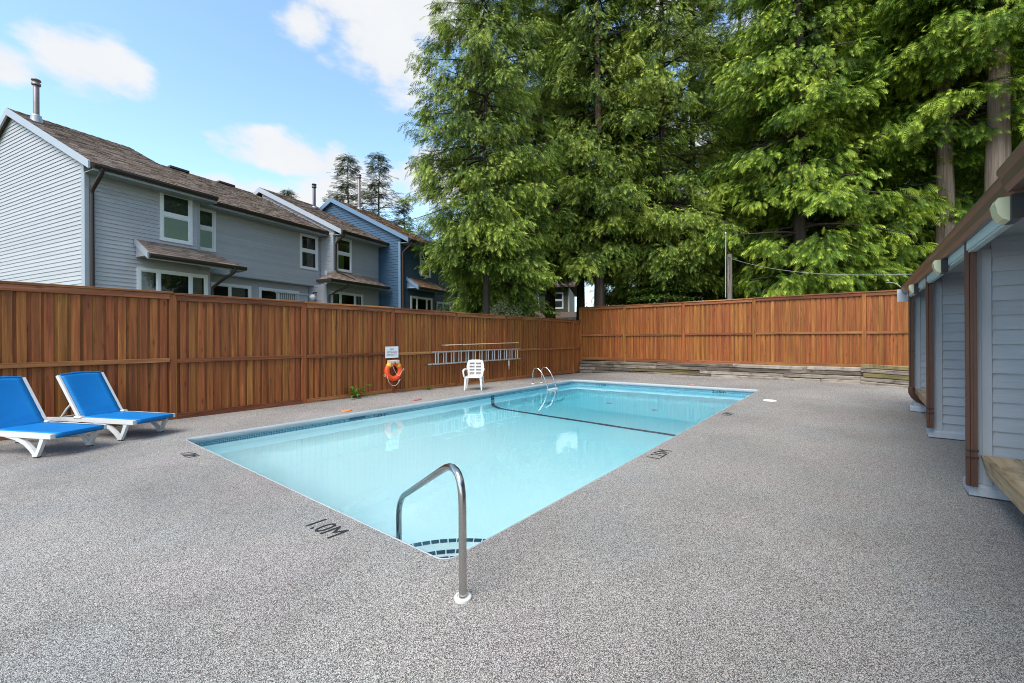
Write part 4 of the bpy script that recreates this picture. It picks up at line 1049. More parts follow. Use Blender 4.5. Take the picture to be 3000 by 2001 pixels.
# porch roof A: shed with a hipped far end
def porch(parent, y0, y1, x0, xe, zt, ze, hip0, hip1, m, trim, seed):
    rg = random.Random(seed); b = MB(); n = 7
    for k in range(n):
        a, c = k / n, (k + 1) / n
        X0, X1 = x0 + (xe - x0) * a, x0 + (xe - x0) * c; Z0, Z1 = zt + (ze - zt) * a, zt + (ze - zt) * c
        l0, l1 = y0 + hip0 * (1 - a), y0 + hip0 * (1 - c); r0, r1 = y1 - hip1 * (1 - a), y1 - hip1 * (1 - c)
        y = l1
        while y < r1:
            w = rg.uniform(.12, .28); e = min(y + w, r1); fr = lambda q: min(max(q, l0), r0)
            b.add([(X1 + .01, y, Z1 + .014), (X1 + .01, e - .006, Z1 + .014), (X0, fr(e - .006), Z0 + .006), (X0, fr(y), Z0 + .006), (X1 + .01, y, Z1), (X1 + .01, e - .006, Z1)], [(0, 1, 2, 3), (4, 5, 1, 0)], tint=rg.random()); y = e
        for (on, ya0, ya1, sgn) in ((hip1, r0, r1, 1), (hip0, l0, l1, -1)):
            if on:
                x = x0
                while x < X1:
                    w = rg.uniform(.12, .26); e = min(x + w, X1); fx = lambda q: min(q, X0)
                    v = [(x, ya1 + sgn * .01, Z1 + .014), (e - .006, ya1 + sgn * .01, Z1 + .014), (fx(e - .006), ya0, Z0 + .006), (fx(x), ya0, Z0 + .006)]
                    b.add(v if sgn < 0 else v, [(0, 1, 2, 3) if sgn < 0 else (3, 2, 1, 0)], tint=rg.random()); x = e
    p = stuff(b.build('porch_shingles', m, parent))
    q = MB(); q.box(x0, xe, y0 + .02, y1 - .02, ze - .05, ze - .01); q.build('porch_soffit', MT['soffit'], parent)
    board(parent, 'porch_fascia', trim, xe - .03, xe, y0, y1, ze - .16, ze - .008)
    q = MB(); pr = [(xe + .002, ze - .12), (xe + .06, ze - .12), (xe + .095, ze - .06), (xe + .1, ze - .01), (xe + .002, ze - .03)]; q.prism(pr, y0 + .02, y1 + .05, Matrix(((1, 0, 0, 0), (0, 0, 1, 0), (0, 1, 0, 0), (0, 0, 0, 1)))); q.build('porch_gutter', MT['gutter'], parent)
    if hip1: board(parent, 'porch_fascia', trim, x0, xe, y1 - .03, y1, ze - .16, ze - .008)
    if hip0:
        board(parent, 'porch_fascia', trim, x0, xe, y0, y0 + .03, ze - .16, ze - .008)
        board(parent, 'porch_gutter', MT['gutter'], x0, xe + .1, y0 - .1, y0 - .002, ze - .12, ze - .01)
    else:
        c = MB(); c.add([(x0, y0 - .02, zt + .04), (xe + .02, y0 - .02, ze + .03), (xe + .02, y0 - .02, ze - .16), (x0, y0 - .02, zt - .14), (x0, y0 + .02, zt + .04), (xe + .02, y0 + .02, ze + .03), (xe + .02, y0 + .02, ze - .16), (x0, y0 + .02, zt - .14)], [(0, 3, 2, 1), (4, 5, 6, 7), (0, 1, 5, 4), (2, 3, 7, 6), (1, 2, 6, 5)]); c.build('rake_board', trim, parent)
        c = MB(); c.add([(x0, y0 + .03, zt), (xe - .1, y0 + .03, ze), (x0, y0 + .03, ze - .06), (xe - .25, y0 + .03, ze - .06)], [(0, 2, 3, 1)]); c.build('porch_cheek', trim, parent)
porch(grey, 1.05, 3.78, .03, .75, 4.33, 3.86, 0, .85, MT['roof'], MT['trim'], 3)
pipe(grey, [(.82, 3.45, 3.76), (.78, 3.42, 3.62), (.40, 3.25, 3.36), (.06, 3.16, 3.14), (.05, 3.16, 2.95), (.05, 3.16, 1.0)], .045, MT['gutter'])
# ---- unit B: set back
Br = (-5.0, 8.47); Bx = -.45; Be = (.10, 6.03)
def rz2(x, r, e): return r[1] + (e[1] - r[1]) * (x - r[0]) / (e[0] - r[0])
siding(grey, facade(Bx), [(2.80, 3.72), (7.85, 3.72), (7.85, Be[1] - .15), (2.80, Be[1] - .15)], S, holes=[(2.8, 3.54, 4.42, 5.86), (6.86, 7.73, 4.36, 5.84)])
siding(grey, facade(Bx - .30), [(3.12, 2.5), (7.5, 2.5), (7.5, 3.70), (3.12, 3.70)], S, holes=[(3.5, 4.95, 2.2, 3.42), (5.25, 7.02, 2.2, 3.42)])
board(grey, 'floor_overhang', MT['trim'], Bx - .32, Bx + .02, 2.82, 7.84, 3.68, 3.72)
window(grey, facade(Bx), 2.72, 3.54, 4.42, 5.87, lower='blind_green')
window(grey, facade(Bx), 6.86, 7.74, 4.36, 5.84, lower='curtain_grey', upper=None)
window(grey, facade(Bx - .28), 3.52, 4.96, 2.2, 3.42, 'slider2'); window(grey, facade(Bx - .28), 5.26, 7.02, 2.2, 3.42, 'slider2')
roof(grey, 2.98, 7.95, Br[0], Br[1], Be[0], Be[1], MT['roof'], 2)
eave(grey, 2.80, 7.80, Be[0], Be[1], Bx, MT['trim'])
for yy in (4.3, 6.2):
    board(grey, 'ridge_vent', MT['flue_dark'], Br[0] - .16, Br[0] + .18, yy, yy + .7, Br[1] - .02, Br[1] + .06)
# ---- unit C: forward again
Cx = .35; Ce = (.90, 6.02); Cr = (-4.45, Ce[1] + SL * 5.35)
siding(grey, facade(Cx), [(7.90, 4.30), (10.62, 4.30), (10.62, Ce[1] - .15), (7.90, Ce[1] - .15)], S, holes=[(8.02, 8.90, 4.36, 5.86)])
siding(grey, facade(Cx - .02), [(7.56, LOW), (10.62, LOW), (10.62, 4.30), (7.56, 4.30)], S, holes=[(7.75, 9.58, 2.2, 3.45)])
siding(grey, endwall(7.90), [(Bx, 3.72), (Cx, 3.72), (Cx, Ce[1] - .1), (Bx, Ce[1] + .2)], S)
siding(grey, endwall(7.56), [(Bx - .3, LOW), (Cx - .02, LOW), (Cx - .02, 3.72), (Bx - .3, 3.72)], S)
siding(grey, endwall(7.96), [(Cr[0], Cr[1] - .9), (Cx, Ce[1] - .2), (Cx, Ce[1] + .06), (Cr[0], Cr[1] - .14)], S, back=True)
board(grey, 'corner_board', MT['trim'], Cx - .10, Cx + .03, 7.86, 7.90, 4.30, Ce[1] - .1); board(grey, 'corner_board', MT['trim'], Cx - .15, Cx + .01, 7.51, 7.555, 2.2, 3.72)
window(grey, facade(Cx), 8.02, 8.90, 4.36, 5.86, lower='curtain_green', upper='blind_dark')
window(grey, facade(Cx - .01), 7.74, 9.58, 2.2, 3.46, 'slider3')
roof(grey, 7.80, 10.95, Cr[0], Cr[1], Ce[0], Ce[1], MT['roof'], 3)
rake(grey, 7.775, Cr[0], Cr[1], Ce[0] + .02, Ce[1], MT['rake'])
eave(grey, 7.82, 10.95, Ce[0], Ce[1], Cx, MT['trim'])
pipe(grey, [(Ce[0] + .05, 7.95, Ce[1] - .1), (Ce[0] + .03, 7.95, Ce[1] - .22), (.50, 7.97, Ce[1] - .42), (Cx + .06, 7.98, Ce[1] - .55), (Cx + .06, 7.98, 4.42), (Cx + .12, 8.0, 4.30), (Cx + .55, 8.55, 3.98)], .045, MT['gutter'])
porch(grey, 7.10, 10.45, Cx, 1.10, 4.32, 3.86, .75, .60, MT['roof'], MT['trim'], 8)
pipe(grey, [(1.15, 8.0, 3.76), (1.05, 7.95, 3.6), (.7, 7.75, 3.42), (Cx + .06, 7.62, 3.25), (Cx + .06, 7.62, 1.0)], .042, MT['gutter'])
flue(grey, -3.55, 10.15, 8.22, 9.40, MT['flue_dark'], .075)
b = MB(); b.lathe([(.001, -.13), (.06, -.115), (.11, -.06), (.13, 0), (.11, .06), (.06, .115), (.001, .13)], 14, (-.30, 7.36, 3.18)); gl = b.build('globe_light', MT['globe'], grey)
pipe(gl, [(-.30, 7.36, 3.30), (-.28, 7.40, 3.38), (-.28, 7.56, 3.38)], .03, MT['black_metal'], 'bracket')
# little slatted screen with a planter in front of unit B
sc_ = thing('patio_screen', 'small grey slatted patio screen with a flower box between the two porches', 'screen', HC + Vector((-.227, .974, 0)) * 5.25 + Vector((.974, .227, 0)) * .35, HROT)
for k in range(16):
    b = MB(); b.box(-.01, .01, k * .085, k * .085 + .05, 1.6, 3.16); b.build('slat', MT['trim'], sc_)
for z in (3.15, 2.4):
    b = MB(); b.cbox(-.03, .03, -.04, 1.42, z, z + .05); b.build('rail', MT['trim'], sc_)

# ---- blue house, units D and E
SB = MT['siding_blue']
Dx = 1.68; De = (2.26, 6.08); Dr = (-2.75, De[1] + .52 * 5.01)
gD = [(-7.5, LOW), (Dx, LOW), (Dx, Dr[1] - .52 * (Dx - Dr[0]) - .14), (Dr[0], Dr[1] - .14), (-7.5, Dr[1] - .52 * 4.75 - .14)]
siding(blue, endwall(10.66), [(-4.2, 4.2), (Dx, 2.2), (Dx, Dr[1] - .52 * (Dx - Dr[0]) - .14), (Dr[0], Dr[1] - .14), (-4.2, Dr[1] - .52 * 1.45 - .14)], SB, e=.125)
board(blue, 'house_body', SB, -7.5, Dx - .03, 10.72, 13.4, -.3, 5.8)
board(blue, 'corner_board', MT['rake_blue'], Dx - .10, Dx + .03, 10.60, 10.64, 2.2, 6.0); board(blue, 'corner_board', MT['rake_blue'], Cx - .06, Cx + .04, 10.56, 10.62, 2.2, 5.8)
siding(blue, facade(Dx), [(10.66, LOW), (13.35, LOW), (13.35, De[1] - .16), (10.66, De[1] - .16)], SB, e=.125, holes=[(12.1, 13.02, 4.55, 6.0), (11.3, 13.1, 2.2, 3.5)])
window(blue, facade(Dx), 12.10, 12.98, 4.56, 5.98, upper=None, open_top=True); window(blue, facade(Dx + .004), 11.35, 13.1, 2.2, 3.50, 'slider3')
roof(blue, 10.50, 13.55, Dr[0], Dr[1], De[0], De[1], MT['roof_moss'], 5)
rake(blue, 10.475, Dr[0], Dr[1], De[0] + .02, De[1], MT['rake_blue'])
eave(blue, 10.55, 13.55, De[0], De[1], Dx, MT['rake_blue'])
pipe(blue, [(De[0] + .05, 10.7, De[1] - .12), (De[0] + .03, 10.7, De[1] - .24), (2.0, 10.72, De[1] - .42), (Dx + .06, 10.75, De[1] - .56), (Dx + .06, 10.75, 1.0)], .045, MT['downspout'])
porch(blue, 11.05, 13.6, Dx, 2.40, 4.36, 3.88, 0, .6, MT['roof_moss'], MT['rake_blue'], 9)
flue(blue, -2.2, 11.9, 8.45, 10.25, MT['flue'], .08)
Ex = 1.15; Ee = (1.70, 6.0); Er = (-3.2, 8.2)
siding(blue, facade(Ex), [(13.35, LOW), (18.5, LOW), (18.5, Ee[1] - .16), (13.35, Ee[1] - .16)], SB, e=.125)
board(blue, 'house_body', SB, -7.5, Ex - .03, 13.4, 18.5, -.3, 5.8)
roof(blue, 13.50, 18.6, Er[0], Er[1], Ee[0], Ee[1], MT['roof_moss'], 6); eave(blue, 13.4, 18.6, Ee[0], Ee[1], Ex, MT['rake_blue'])
window(blue, facade(Ex), 14.2, 15.6, 2.2, 3.45, 'slider2')
siding(blue, endwall(18.5), [(-6.2, 6.2), (0, 6.2), (-3.1, 8.9)], SB, e=.125)

# ---- olive house and pale shed seen under the trees
OP = Vector((*pix_ground_dir(1668, 34), 0)); ol = thing('olive_house', 'dim olive green house showing under the cedars behind the left fence', 'house', OP, R(27), None)
SO = MT['siding_olive']
siding(ol, lambda s, d, z: (s, -d, z), [(-10, .6), (0, .6), (0, 5.55), (-10, 5.55)], SO, e=.30, holes=[(-3.3, -2.4, 3.9, 5.2), (-1.2, -.5, 3.7, 5.0), (-1.6, -.3, 1.2, 2.7), (-4.2, -2.6, 1.2, 2.7)])
board(ol, 'house_body', SO, -10, -.0, .13, 7, -.2, 5.4)
window(ol, lambda s, d, z: (s, -d, z), -3.3, -2.4, 3.9, 5.2); window(ol, lambda s, d, z: (s, -d, z), -1.25, -.45, 3.7, 5.0); window(ol, lambda s, d, z: (s, -d, z), -1.7, -.25, 1.2, 2.7, 'slider2'); window(ol, lambda s, d, z: (s, -d, z), -4.2, -2.6, 1.2, 2.7, 'slider2')
b = MB(); b.prism([(-.7, 5.5), (3.5, 6.7), (7.6, 5.5), (7.6, 5.35), (3.5, 6.5), (-.7, 5.35)], -10.4, .5, Matrix(((0, 0, 1, 0), (1, 0, 0, 0), (0, 1, 0, 0), (0, 0, 0, 1)))); b.build('roof', MT['roof'], ol)
b = MB(); b.prism([(-1.3, 2.95), (-.0, 3.45), (0, 3.3), (-1.3, 2.85)], -4.6, .7, Matrix(((0, 0, 1, 0), (1, 0, 0, 0), (0, 1, 0, 0), (0, 0, 0, 1)))); b.build('porch_roof', MT['roof'], ol)
board(ol, 'corner_board', MT['siding_pale'], -.10, .02, -.03, .02, .6, 5.4)
PP = Vector((*pix_ground_dir(1688, 38), 0)); ps = thing('pale_shed', 'pale sided shed glimpsed past the end of the left fence', 'shed', PP, R(25))
siding(ps, lambda s, d, z: (s, -d, z), [(-1.0, .5), (1.0, .5), (1.0, 2.9), (0, 3.5), (-1.0, 2.9)], MT['siding_pale'], e=.28)
board(ps, 'shed_body', MT['siding_pale'], -1, 1, .13, 3, 0, 2.9)

# ================================================================== TREES
def mesh_np(name, verts, tris, m, tint=None, smooth=False):
    me = bpy.data.meshes.new(name); nv = len(verts); nt = len(tris)
    me.vertices.add(nv); me.vertices.foreach_set('co', np.ascontiguousarray(verts, np.float32).ravel())
    me.loops.add(nt * 3); me.polygons.add(nt)
    me.loops.foreach_set('vertex_index', np.ascontiguousarray(tris, np.int32).ravel())
    me.polygons.foreach_set('loop_start', np.arange(0, nt * 3, 3, dtype=np.int32))
    if tint is not None:
        a = me.attributes.new('tint', 'FLOAT', 'POINT'); a.data.foreach_set('value', np.ascontiguousarray(tint, np.float32))
    me.materials.append(m); me.update(calc_edges=True); me.validate(); return me
def frond(n_pairs, length, width, droop, lw, sag=.25):
    """one flat spray: a drooping axis with paired leaflets, as separate triangles; forward = x, side = y"""
    V = []; T = []
    xs, zs, ang = 0.0, 0.0, 0.0; P = [(0, 0, 0)]
    for k in range(n_pairs):
        ang = droop * ((k + 1) / n_pairs) ** 1.2; xs += length / n_pairs * math.cos(ang); zs -= length / n_pairs * math.sin(ang); P.append((xs, ang, zs))
    for k in range(n_pairs):
        x, a, z = P[k]; x2, a2, z2 = P[k + 1]
        w = width * (math.sin(math.pi * (.16 + .80 * k / n_pairs)) ** .8)
        for s in (-1, 1):
            fx, fz = math.cos(a2 + .15), -math.sin(a2 + .15)
            tip = (x + fx * w * .72, s * w, z + fz * w * .72 - sag * w)
            V += [(x, s * .004, z), (x + math.cos(a2) * lw, s * .004, z - math.sin(a2) * lw), tip]; T += [k / n_pairs] * 3
    x, a, z = P[-2]; x2, a2, z2 = P[-1]
    V += [(x, -.03, z), (x, .03, z), (x2 + .06 * math.cos(a2), 0, z2 - .06 * math.sin(a2))]; T += [1] * 3
    return np.array(V), np.array(T)
def place_fronds(tmpl, pos, fdir, scale, tint, rng, roll=.5):
    """copies of a frond at pos, pointing along fdir (unit), with random roll"""
    V, T = tmpl; n = len(pos)
    up = np.tile(np.array([0, 0, 1.0]), (n, 1)); side = np.cross(up, fdir); side /= np.linalg.norm(side, axis=1, keepdims=True) + 1e-9
    nn = np.cross(fdir, side); a = rng.normal(0, roll, n)[:, None]
    s2 = side * np.cos(a) + nn * np.sin(a); n2 = nn * np.cos(a) - side * np.sin(a)
    sc = scale[:, None, None]
    W_ = (fdir[:, None, :] * V[None, :, 0:1] + s2[:, None, :] * V[None, :, 1:2] + n2[:, None, :] * V[None, :, 2:3]) * sc + pos[:, None, :]
    tt = np.clip(tint[:, None] + (T[None, :] - .45) * .55, 0, 1)
    return W_.reshape(-1, 3), tt.reshape(-1)
def crown(seed, H, z0, R0, nb, m, cpm=2.3, per=12, prof=None, rise=.10, droop=.55, lift=.25, tm=None, fs=(.7, 1.25), pitch=(-1.2, -.1), bare=.22, spread=.24, hang=.35, thin=.45, lat=.34):
    """foliage and limbs of one conifer: nb limbs up the trunk from z0 to H, each carrying bunches of drooping sprays"""
    rng = np.random.default_rng(seed)
    if prof is None: prof = lambda x: np.minimum(1, .66 + x * 2.0) * (1 - x) ** .60
    x = rng.random(nb) ** 1.2 * .985; zb = z0 + (H - z0) * x; A = rng.random(nb) * 2 * np.pi
    L = R0 * prof(x) * np.where(rng.random(nb) < .22, rng.uniform(.35, .7, nb), rng.uniform(.78, 1.18, nb)) + .2
    rad = np.stack([np.cos(A), np.sin(A), np.zeros(nb)], 1); per_ = np.stack([-np.sin(A), np.cos(A), np.zeros(nb)], 1)
    rz_ = rise + rng.normal(0, .10, nb); dr_ = droop * rng.uniform(.6, 1.35, nb)
    def bpos(i, s): return rad[i] * (L[i] * s)[:, None] + np.array([0, 0, 1.0]) * (zb[i] + L[i] * (rz_[i] * s - dr_[i] * s ** 2 + lift * s ** 3))[:, None]
    cn = np.maximum(2, (L * cpm * (1 - thin * x)).astype(int)); ci = np.repeat(np.arange(nb), cn); n1 = len(ci)
    s = bare + (1 - bare) * rng.random(n1) ** .7; q = rng.uniform(-1, 1, n1)
    lw = L[ci] * lat * np.sin(np.pi * np.clip(s, 0, 1) ** .85) + .10
    cpos = bpos(ci, s) + per_[ci] * (q * lw)[:, None]; cpos[:, 2] -= .28 * np.abs(q) * lw + hang * rng.random(n1) ** 1.5
    cdir = rad[ci] * (.5 + .6 * s)[:, None] + per_[ci] * (q * .9)[:, None]; cdir /= np.linalg.norm(cdir, axis=1, keepdims=True)
    ctint = np.clip(.40 + rng.normal(0, .13, nb)[ci] + rng.normal(0, .20, n1), 0, 1); csz = rng.uniform(.75, 1.3, n1)
    k = np.maximum(4, rng.poisson(per, n1)); idx = np.repeat(np.arange(n1), k); n = len(idx)
    off = rng.normal(0, 1, (n, 3)) * np.array([1, 1, .75]) * (spread * csz[idx])[:, None]
    pos = cpos[idx] + off
    f = cdir[idx] + rng.normal(0, .38, (n, 3)) + off * .9; f[:, 2] = 0; f /= np.linalg.norm(f, axis=1, keepdims=True) + 1e-9
    pt = rng.uniform(pitch[0], pitch[1], n); f = f * np.cos(pt)[:, None]; f[:, 2] = np.sin(pt)
    W_, T_ = place_fronds(tm, pos, f, rng.uniform(fs[0], fs[1], n) * csz[idx] ** .5, np.clip(ctint[idx] + rng.normal(0, .12, n), 0, 1), rng)
    fol = mesh_np('foliage', W_, np.arange(len(W_)).reshape(-1, 3), m, T_)
    lb = MB()
    for i in range(nb):
        kk = 6; ss = np.linspace(0, .95, kk); p = bpos(np.full(kk, i), ss)
        lb.tube([tuple(v) for v in p], [max(.007, (.016 + .012 * L[i]) * (1 - .85 * t)) for t in ss], 4, cap=False)
    for i in range(0, n1, 2):                                          # twigs out to the bunches
        p0 = bpos(ci[i:i + 1], s[i:i + 1] * .82)[0]; lb.tube([tuple(p0), tuple((p0 + cpos[i]) / 2 + np.array([0, 0, .04])), tuple(cpos[i])], [.010, .007, .004], 3, cap=False)
    return fol, lb.mesh('limbs', MT['bark_dark'])
def trunk_mesh(r, H, m, seed, lean=0.0, flare=.35):
    rg = random.Random(seed); b = MB(); pts = []; rs = []
    for k in range(13):
        z = H * k / 12 - .6; pts.append((lean * (k / 12) ** 1.5 * H + rg.uniform(-.02, .02) * k / 3, rg.uniform(-.02, .02) * k / 3, z)); rs.append(max(.02, r * (1 + flare * math.exp(-max(z, 0) * 1.6)) * (1 - .90 * (k / 12) ** 1.1)))
    b.tube(pts, rs, 14, cap=False); return b.mesh('trunk', m)
FR_L = frond(6, .36, .105, R(48), .034, .30); FR_B = frond(7, .38, .112, R(55), .036, .32); FR_S = frond(6, .42, .12, R(25), .045, .1)
PR = lambda x: np.minimum(1, .60 + x * 2.2) * (1 - x) ** .68
KW = dict(cpm=3.5, per=17, spread=.165, pitch=(-.95, .28), hang=.30, prof=PR)
CR = {
    'a': crown(11, 23, 3.4, 4.0, 225, MT['cedar'], tm=FR_L, droop=.60, lift=.38, thin=.25, **KW),
    'b': crown(12, 24, 3.6, 3.8, 215, MT['cedar'], tm=FR_L, droop=.70, lift=.44, thin=.25, **KW),
    'm': crown(13, 22, 3.2, 3.9, 225, MT['cedar_bright'], tm=FR_B, droop=.60, lift=.30, thin=.2, **KW),
    'n': crown(14, 23, 3.4, 3.8, 215, MT['cedar_bright'], tm=FR_B, droop=.55, lift=.32, thin=.2, **KW),
    'y': crown(17, 9.0, 2.2, 2.0, 130, MT['cedar'], tm=FR_L, droop=.70, lift=.40, thin=.0, **KW),
    'r': crown(15, 22, 6.6, 3.8, 165, MT['cedar_bright'], tm=FR_B, droop=.45, rise=.05, thin=.1, **KW),
    's': crown(16, 16, 1.2, 6.2, 300, MT['spruce'], cpm=2.2, per=8, prof=lambda x: (1 - x) ** 1.12, rise=.12, droop=.30, lift=.24, tm=FR_S, pitch=(-.4, .2), bare=.05, hang=.10, fs=(.6, 1.1), spread=.15, thin=.0),
}
def tree(name, label, u, d, key, r, H, bark, group, rotz, sc=1.0, sz=None, zb=0.3, lean=0.0, dz=0.0):
    x, y = pix_ground_dir(u, d); t = thing(name, label, 'tree', (x, y, zb), rotz, group); t.scale = (sc, sc, sz or sc)
    link('trunk', trunk_mesh(r / sc, H * .96, bark, int(u), lean), t)
    fol, lb = CR[key]; c = link('crown', fol, t, (0, 0, dz)); link('limbs', lb, c); return t
GC = 'cedars behind the fences'; BK = MT['bark']; BD = MT['bark_dark']
TREES = [
    ('big cedar at the left edge of the grove beside the blue house', 1425, 14.8, 'a', .14, 17, BD, 0.3, .74),
    ('young cedar low in front of the grove, its skirt above the pale shrub', 1465, 18.6, 'y', .08, 9, BD, 2.2, 1.12),
    ('cedar with a dark trunk above the pale shrub', 1533, 21.0, 'b', .27, 24, BD, 1.9, 1.0),
    ('dark cedar half hidden behind the pale shrub and its neighbour', 1612, 24.0, 'a', .33, 23, BD, 3.7, .95),
    ('cedar whose slim dark trunk stands by the fence corner against the bright gap', 1701, 22.0, 'b', .24, 24, BD, 4.4, .90),
    ('cedar with a stout brown trunk just right of the fence corner', 1757, 20.0, 'a', .27, 23, BK, 5.2, 1.0),
    ('cedar overhanging the far fence left of the utility pole', 1945, 20.0, 'b', .24, 24, BD, .8, .98),
    ('bright green cedar hanging low right of the utility pole', 2345, 17.5, 'm', .28, 22, BD, 1.1, 1.0),
    ('bright cedar between the low hanging one and the bare trunk', 2530, 18.0, 'n', .28, 23, BD, 2.6, .97),
    ('cedar with a pale bare trunk rising just left of the hut roof', 2769, 15.5, 'r', .33, 22, BK, 3.3, 1.0),
    ('cedar with the thickest bare trunk, above the middle of the hut roof', 2925, 14.0, 'r', .40, 22, BK, 5.0, 1.05),
    ('cedar at the far right edge above the near end of the hut', 3150, 15.5, 'm', .30, 22, BD, 4.0, .95),
]
DZ = {1425: 1.6, 1465: -.3, 1533: 1.0, 1612: 2.4, 1701: 1.9, 1757: 1.3, 1945: .6, 2345: .0, 2530: .2, 2769: 1.6, 2925: 3.6, 3150: 4.0}
for (lab, u, d, key, r, H, bark, rz, sc) in TREES:
    tree('cedar_tree', lab, u, d, key, r, H, bark, GC, rz, sc, dz=DZ.get(u, 0))
BACK = [(1885, 27, 'n', 'dark second row cedar right behind the stout brown trunk'), (2030, 25.5, 'b', 'dark second row cedar behind the maple left of the utility pole'), (2170, 24, 'a', 'dark second row cedar straight behind the utility pole'), (2260, 27, 'n', 'dark second row cedar behind the maple right of the utility pole'),
        (2420, 25, 'b', 'dark second row cedar behind the bright low hanging one'), (2580, 27, 'a', 'dark second row cedar between the two bright cedars and the bare trunks'), (2690, 21.5, 'b', 'dark cedar just left of the left bare trunk by the hut'), (2840, 24, 'n', 'dark second row cedar between the two bare trunks above the hut'),
        (2990, 22, 'a', 'dark second row cedar right of the thickest bare trunk'), (3200, 24, 'b', 'dark second row cedar beyond the right edge, above the hut roof')]
for i, (u, d, k, lab) in enumerate(BACK):
    tree('cedar_tree', lab, u, d, k, .3, 23, BD, 'second row of cedars', 1.3 * i, 1.12, 1.0)
for (u, d, top, lab) in ((1022, 46, 445, 'slim dark spruce behind the blue roof, left of two'), (1112, 46, 440, 'taller dark spruce behind the blue roof, right of two'), (1185, 48, 575, 'low dark spruce tucked between the taller spruce and the cedars'), (846, 52, 545, 'small spruce tip rising over the grey roof ridge')):
    x, y = pix_ground_dir(u, d); H = 1.4 + (990 - top) / 1255 * d; s = H / 16
    t = thing('spruce_tree', lab, 'tree', (x, y, 0), u * .7, 'far spruces behind the houses'); t.scale = (s * 1.0, s * 1.0, s)
    link('trunk', trunk_mesh(.2, 15.6, BD, u), t); fol, lb = CR['s']; c = link('crown', fol, t); link('limbs', lb, c)

# ---- shrubs with broad leaves
def leaf_cloud(seed, n, rx, rz, m, size, layers=None, flat=.5, shell=.55):
    rng = np.random.default_rng(seed)
    v = rng.normal(size=(n, 3)); v /= np.linalg.norm(v, axis=1, keepdims=True); rr = shell + (1 - shell) * rng.random(n) ** .6
    rr *= 1 + .22 * np.sin(v[:, 0] * 5 + seed) * np.cos(v[:, 1] * 4 + 1) + .12 * np.sin(v[:, 2] * 9 + v[:, 0] * 7)
    p = v * rr[:, None] * np.array([rx, rx, rz]); p[:, 2] += rz
    if layers:
        p[:, 2] = np.round(p[:, 2] / layers) * layers + rng.normal(0, .05, n) - .12 * np.linalg.norm(p[:, :2], axis=1)
    a = rng.random(n) * 2 * np.pi; t = np.stack([np.cos(a), np.sin(a), rng.normal(-.25, .35, n)], 1); t /= np.linalg.norm(t, axis=1, keepdims=True)
    u_ = rng.normal(size=(n, 3)) * flat + np.array([0, 0, 1.0]); b = np.cross(t, u_); b /= np.linalg.norm(b, axis=1, keepdims=True)
    s = size * rng.uniform(.6, 1.3, n)[:, None]
    q = np.stack([p, p + t * s * .5 + b * s * .32, p + t * s, p + t * s * .5 - b * s * .32], 1).reshape(-1, 3)
    tr = (np.arange(n)[:, None, None] * 4 + np.array([[0, 1, 2], [0, 2, 3]])[None]).reshape(-1, 3)
    return mesh_np('foliage', q, tr, m, np.repeat(np.clip(rng.normal(.5, .22, n), 0, 1), 4))
def shrub(name, label, u, d, z, rx, rz, m, n, size, seed, layers=None, stems=5, group=None):
    x, y = pix_ground_dir(u, d); t = thing(name, label, 'shrub', (x, y, z), seed * 1.1, group)
    link('foliage', leaf_cloud(seed, n, rx, rz, m, size, layers), t)
    rg = random.Random(seed); b = MB()
    for k in range(stems):
        a = rg.uniform(0, 6.28); b.tube([(0, 0, -z - .2), (.3 * rx * math.cos(a), .3 * rx * math.sin(a), rz * .8), (.6 * rx * math.cos(a), .6 * rx * math.sin(a), rz * 1.5)], [.035, .025, .01], 5, cap=False)
    b.build('stems', BD, t)
shrub('variegated_shrub', 'cream and green variegated shrub peeping over the left fence', 1474, 16.25, 1.40, .72, .72, MT['varieg'], 5200, .075, 21)
shrub('maple_shrub', 'leafy green maple shrub behind the far fence left of the utility pole', 1930, 18.5, .8, 1.6, 1.6, MT['maple'], 6000, .11, 22, .34)
shrub('maple_shrub', 'yellow green maple shrub behind the far fence around the utility pole', 2215, 18.8, .8, 1.6, 1.75, MT['maple'], 6500, .11, 23, .36)
shrub('maple_shrub', 'small leafy shrub in the bright gap right of the slim trunk', 1728, 26, .3, .9, 1.5, MT['maple'], 2200, .12, 24)
shrub('maple_shrub', 'dark leafy shrub under the cedars behind the far fence corner', 1850, 22, .6, 1.2, 1.2, MT['maple'], 2600, .11, 25, .35)

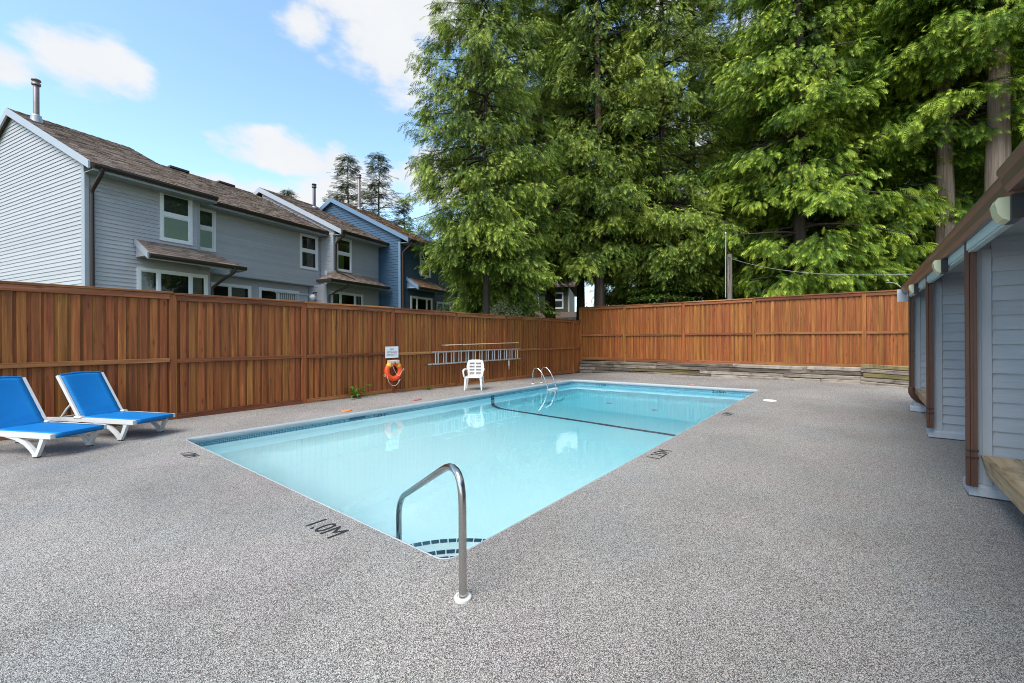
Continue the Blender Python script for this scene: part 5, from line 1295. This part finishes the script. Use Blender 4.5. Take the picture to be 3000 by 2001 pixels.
# ---- weeds at the foot of the fence
def weed(name, label, x, y, hgt, n, size, seed):
    rg = random.Random(seed); t = thing(name, label, 'weed', (x, y, gz(x, y)), 0)
    lf_ = MB(); k = [(0, 0), (.28, -.22), (.30, -.05), (.62, -.34), (.60, -.10), (1, 0), (.60, .10), (.62, .34), (.30, .05), (.28, .22)]
    lf_.add([(a * size, b_ * size, -.18 * size * abs(b_) + .08 * size * math.sin(a * 3)) for a, b_ in k], [(0, 1, 2), (2, 3, 4), (0, 2, 4), (4, 5, 6), (0, 4, 6), (0, 6, 8), (6, 7, 8), (0, 8, 9)]); lmesh = lf_.mesh('leaf', MT['weed'])
    sb = MB()
    for i in range(n):
        a = rg.uniform(-1.5, 1.5); rr = rg.uniform(.02, .12 + hgt * .35); z = hgt * rg.uniform(.25, 1); yy = rg.uniform(-1, 1) * hgt * .7
        p = (abs(math.cos(a)) * rr + .02, yy, z); sb.tube([(.01, yy * .2, 0), (p[0] * .5, yy * .6, z * .7), p], .004, 4, cap=False)
        link('leaf', lmesh, t, p, (rg.uniform(-.4, .4), rg.uniform(-.1, .9), a + rg.uniform(-.5, .5)))
    sb.build('stems', MT['weed'], t)
weed('weed', 'lobed green weed growing out of the fence foot left of the life ring', FX + .07, 5.58, .31, 20, .18, 31)
weed('weed', 'tiny green weed at the fence foot just right of the big lobed one', FX + .07, 6.05, .07, 5, .08, 32)
weed('weed', 'low green weed at the fence foot between life ring and chair', FX + .07, 7.80, .12, 7, .14, 33)
weed('weed', 'small yellow green weed on top of the timber wall under the far fence', -5.0, 16.20, .10, 8, .09, 34)

# ---- utility pole and wire
up_ = thing('utility_pole', 'weathered wooden service pole with a thin metal mast behind the far fence', 'pole', (-3.82, 18.0, .3))
b = MB(); b.tube([(0, 0, 0), (.01, 0, 2), (.02, 0, 4.26)], [.11, .10, .088], 12); b.build('post', MT['pole_wood'], up_)
b = MB(); b.tube([(-.12, -.05, 2.6), (-.10, -.05, 5.05)], .022, 8); b.lathe([(.035, 0), (.05, .03), (.03, .08), (.001, .1)], 8, (-.10, -.05, 5.03)); b.build('mast', MT['alu'], up_)
b = MB(); b.tube([(.0, -.09, 4.12), (.06, -.14, 4.10), (.10, -.14, 4.06)], .014, 6); b.tube([(.02, -.10, 4.05), (.05, -.13, 3.7), (.03, -.11, 3.3), (.05, -.13, 3.65)], .007, 5); b.build('bracket', MT['flue_dark'], up_)
ow = thing('overhead_wire', 'thin pale service wire sagging from the wooden pole to the hut roof', 'wire', (-3.72, 17.86, 4.36))
p0 = Vector((0, 0, 0)); p1 = Vector((1.30 + 3.72, 10.6 - 17.86, 2.5 - 4.36)); b = MB()
b.tube([tuple(p0.lerp(p1, k / 24) - Vector((0, 0, .26 * 4 * (k / 24) * (1 - k / 24)))) for k in range(25)], .008, 5); b.build('strand', MT['wire'], ow)
tw = thing('roof_twig', 'thin bent wire sticking out beyond the far end of the hut gutter', 'wire', (.66, 11.22, 2.36))
b = MB(); b.tube([(0, 0, -.02), (-.06, .04, .06), (-.16, .06, .10), (-.22, .07, .09)], .007, 5); b.build('strand', MT['wire'], tw)
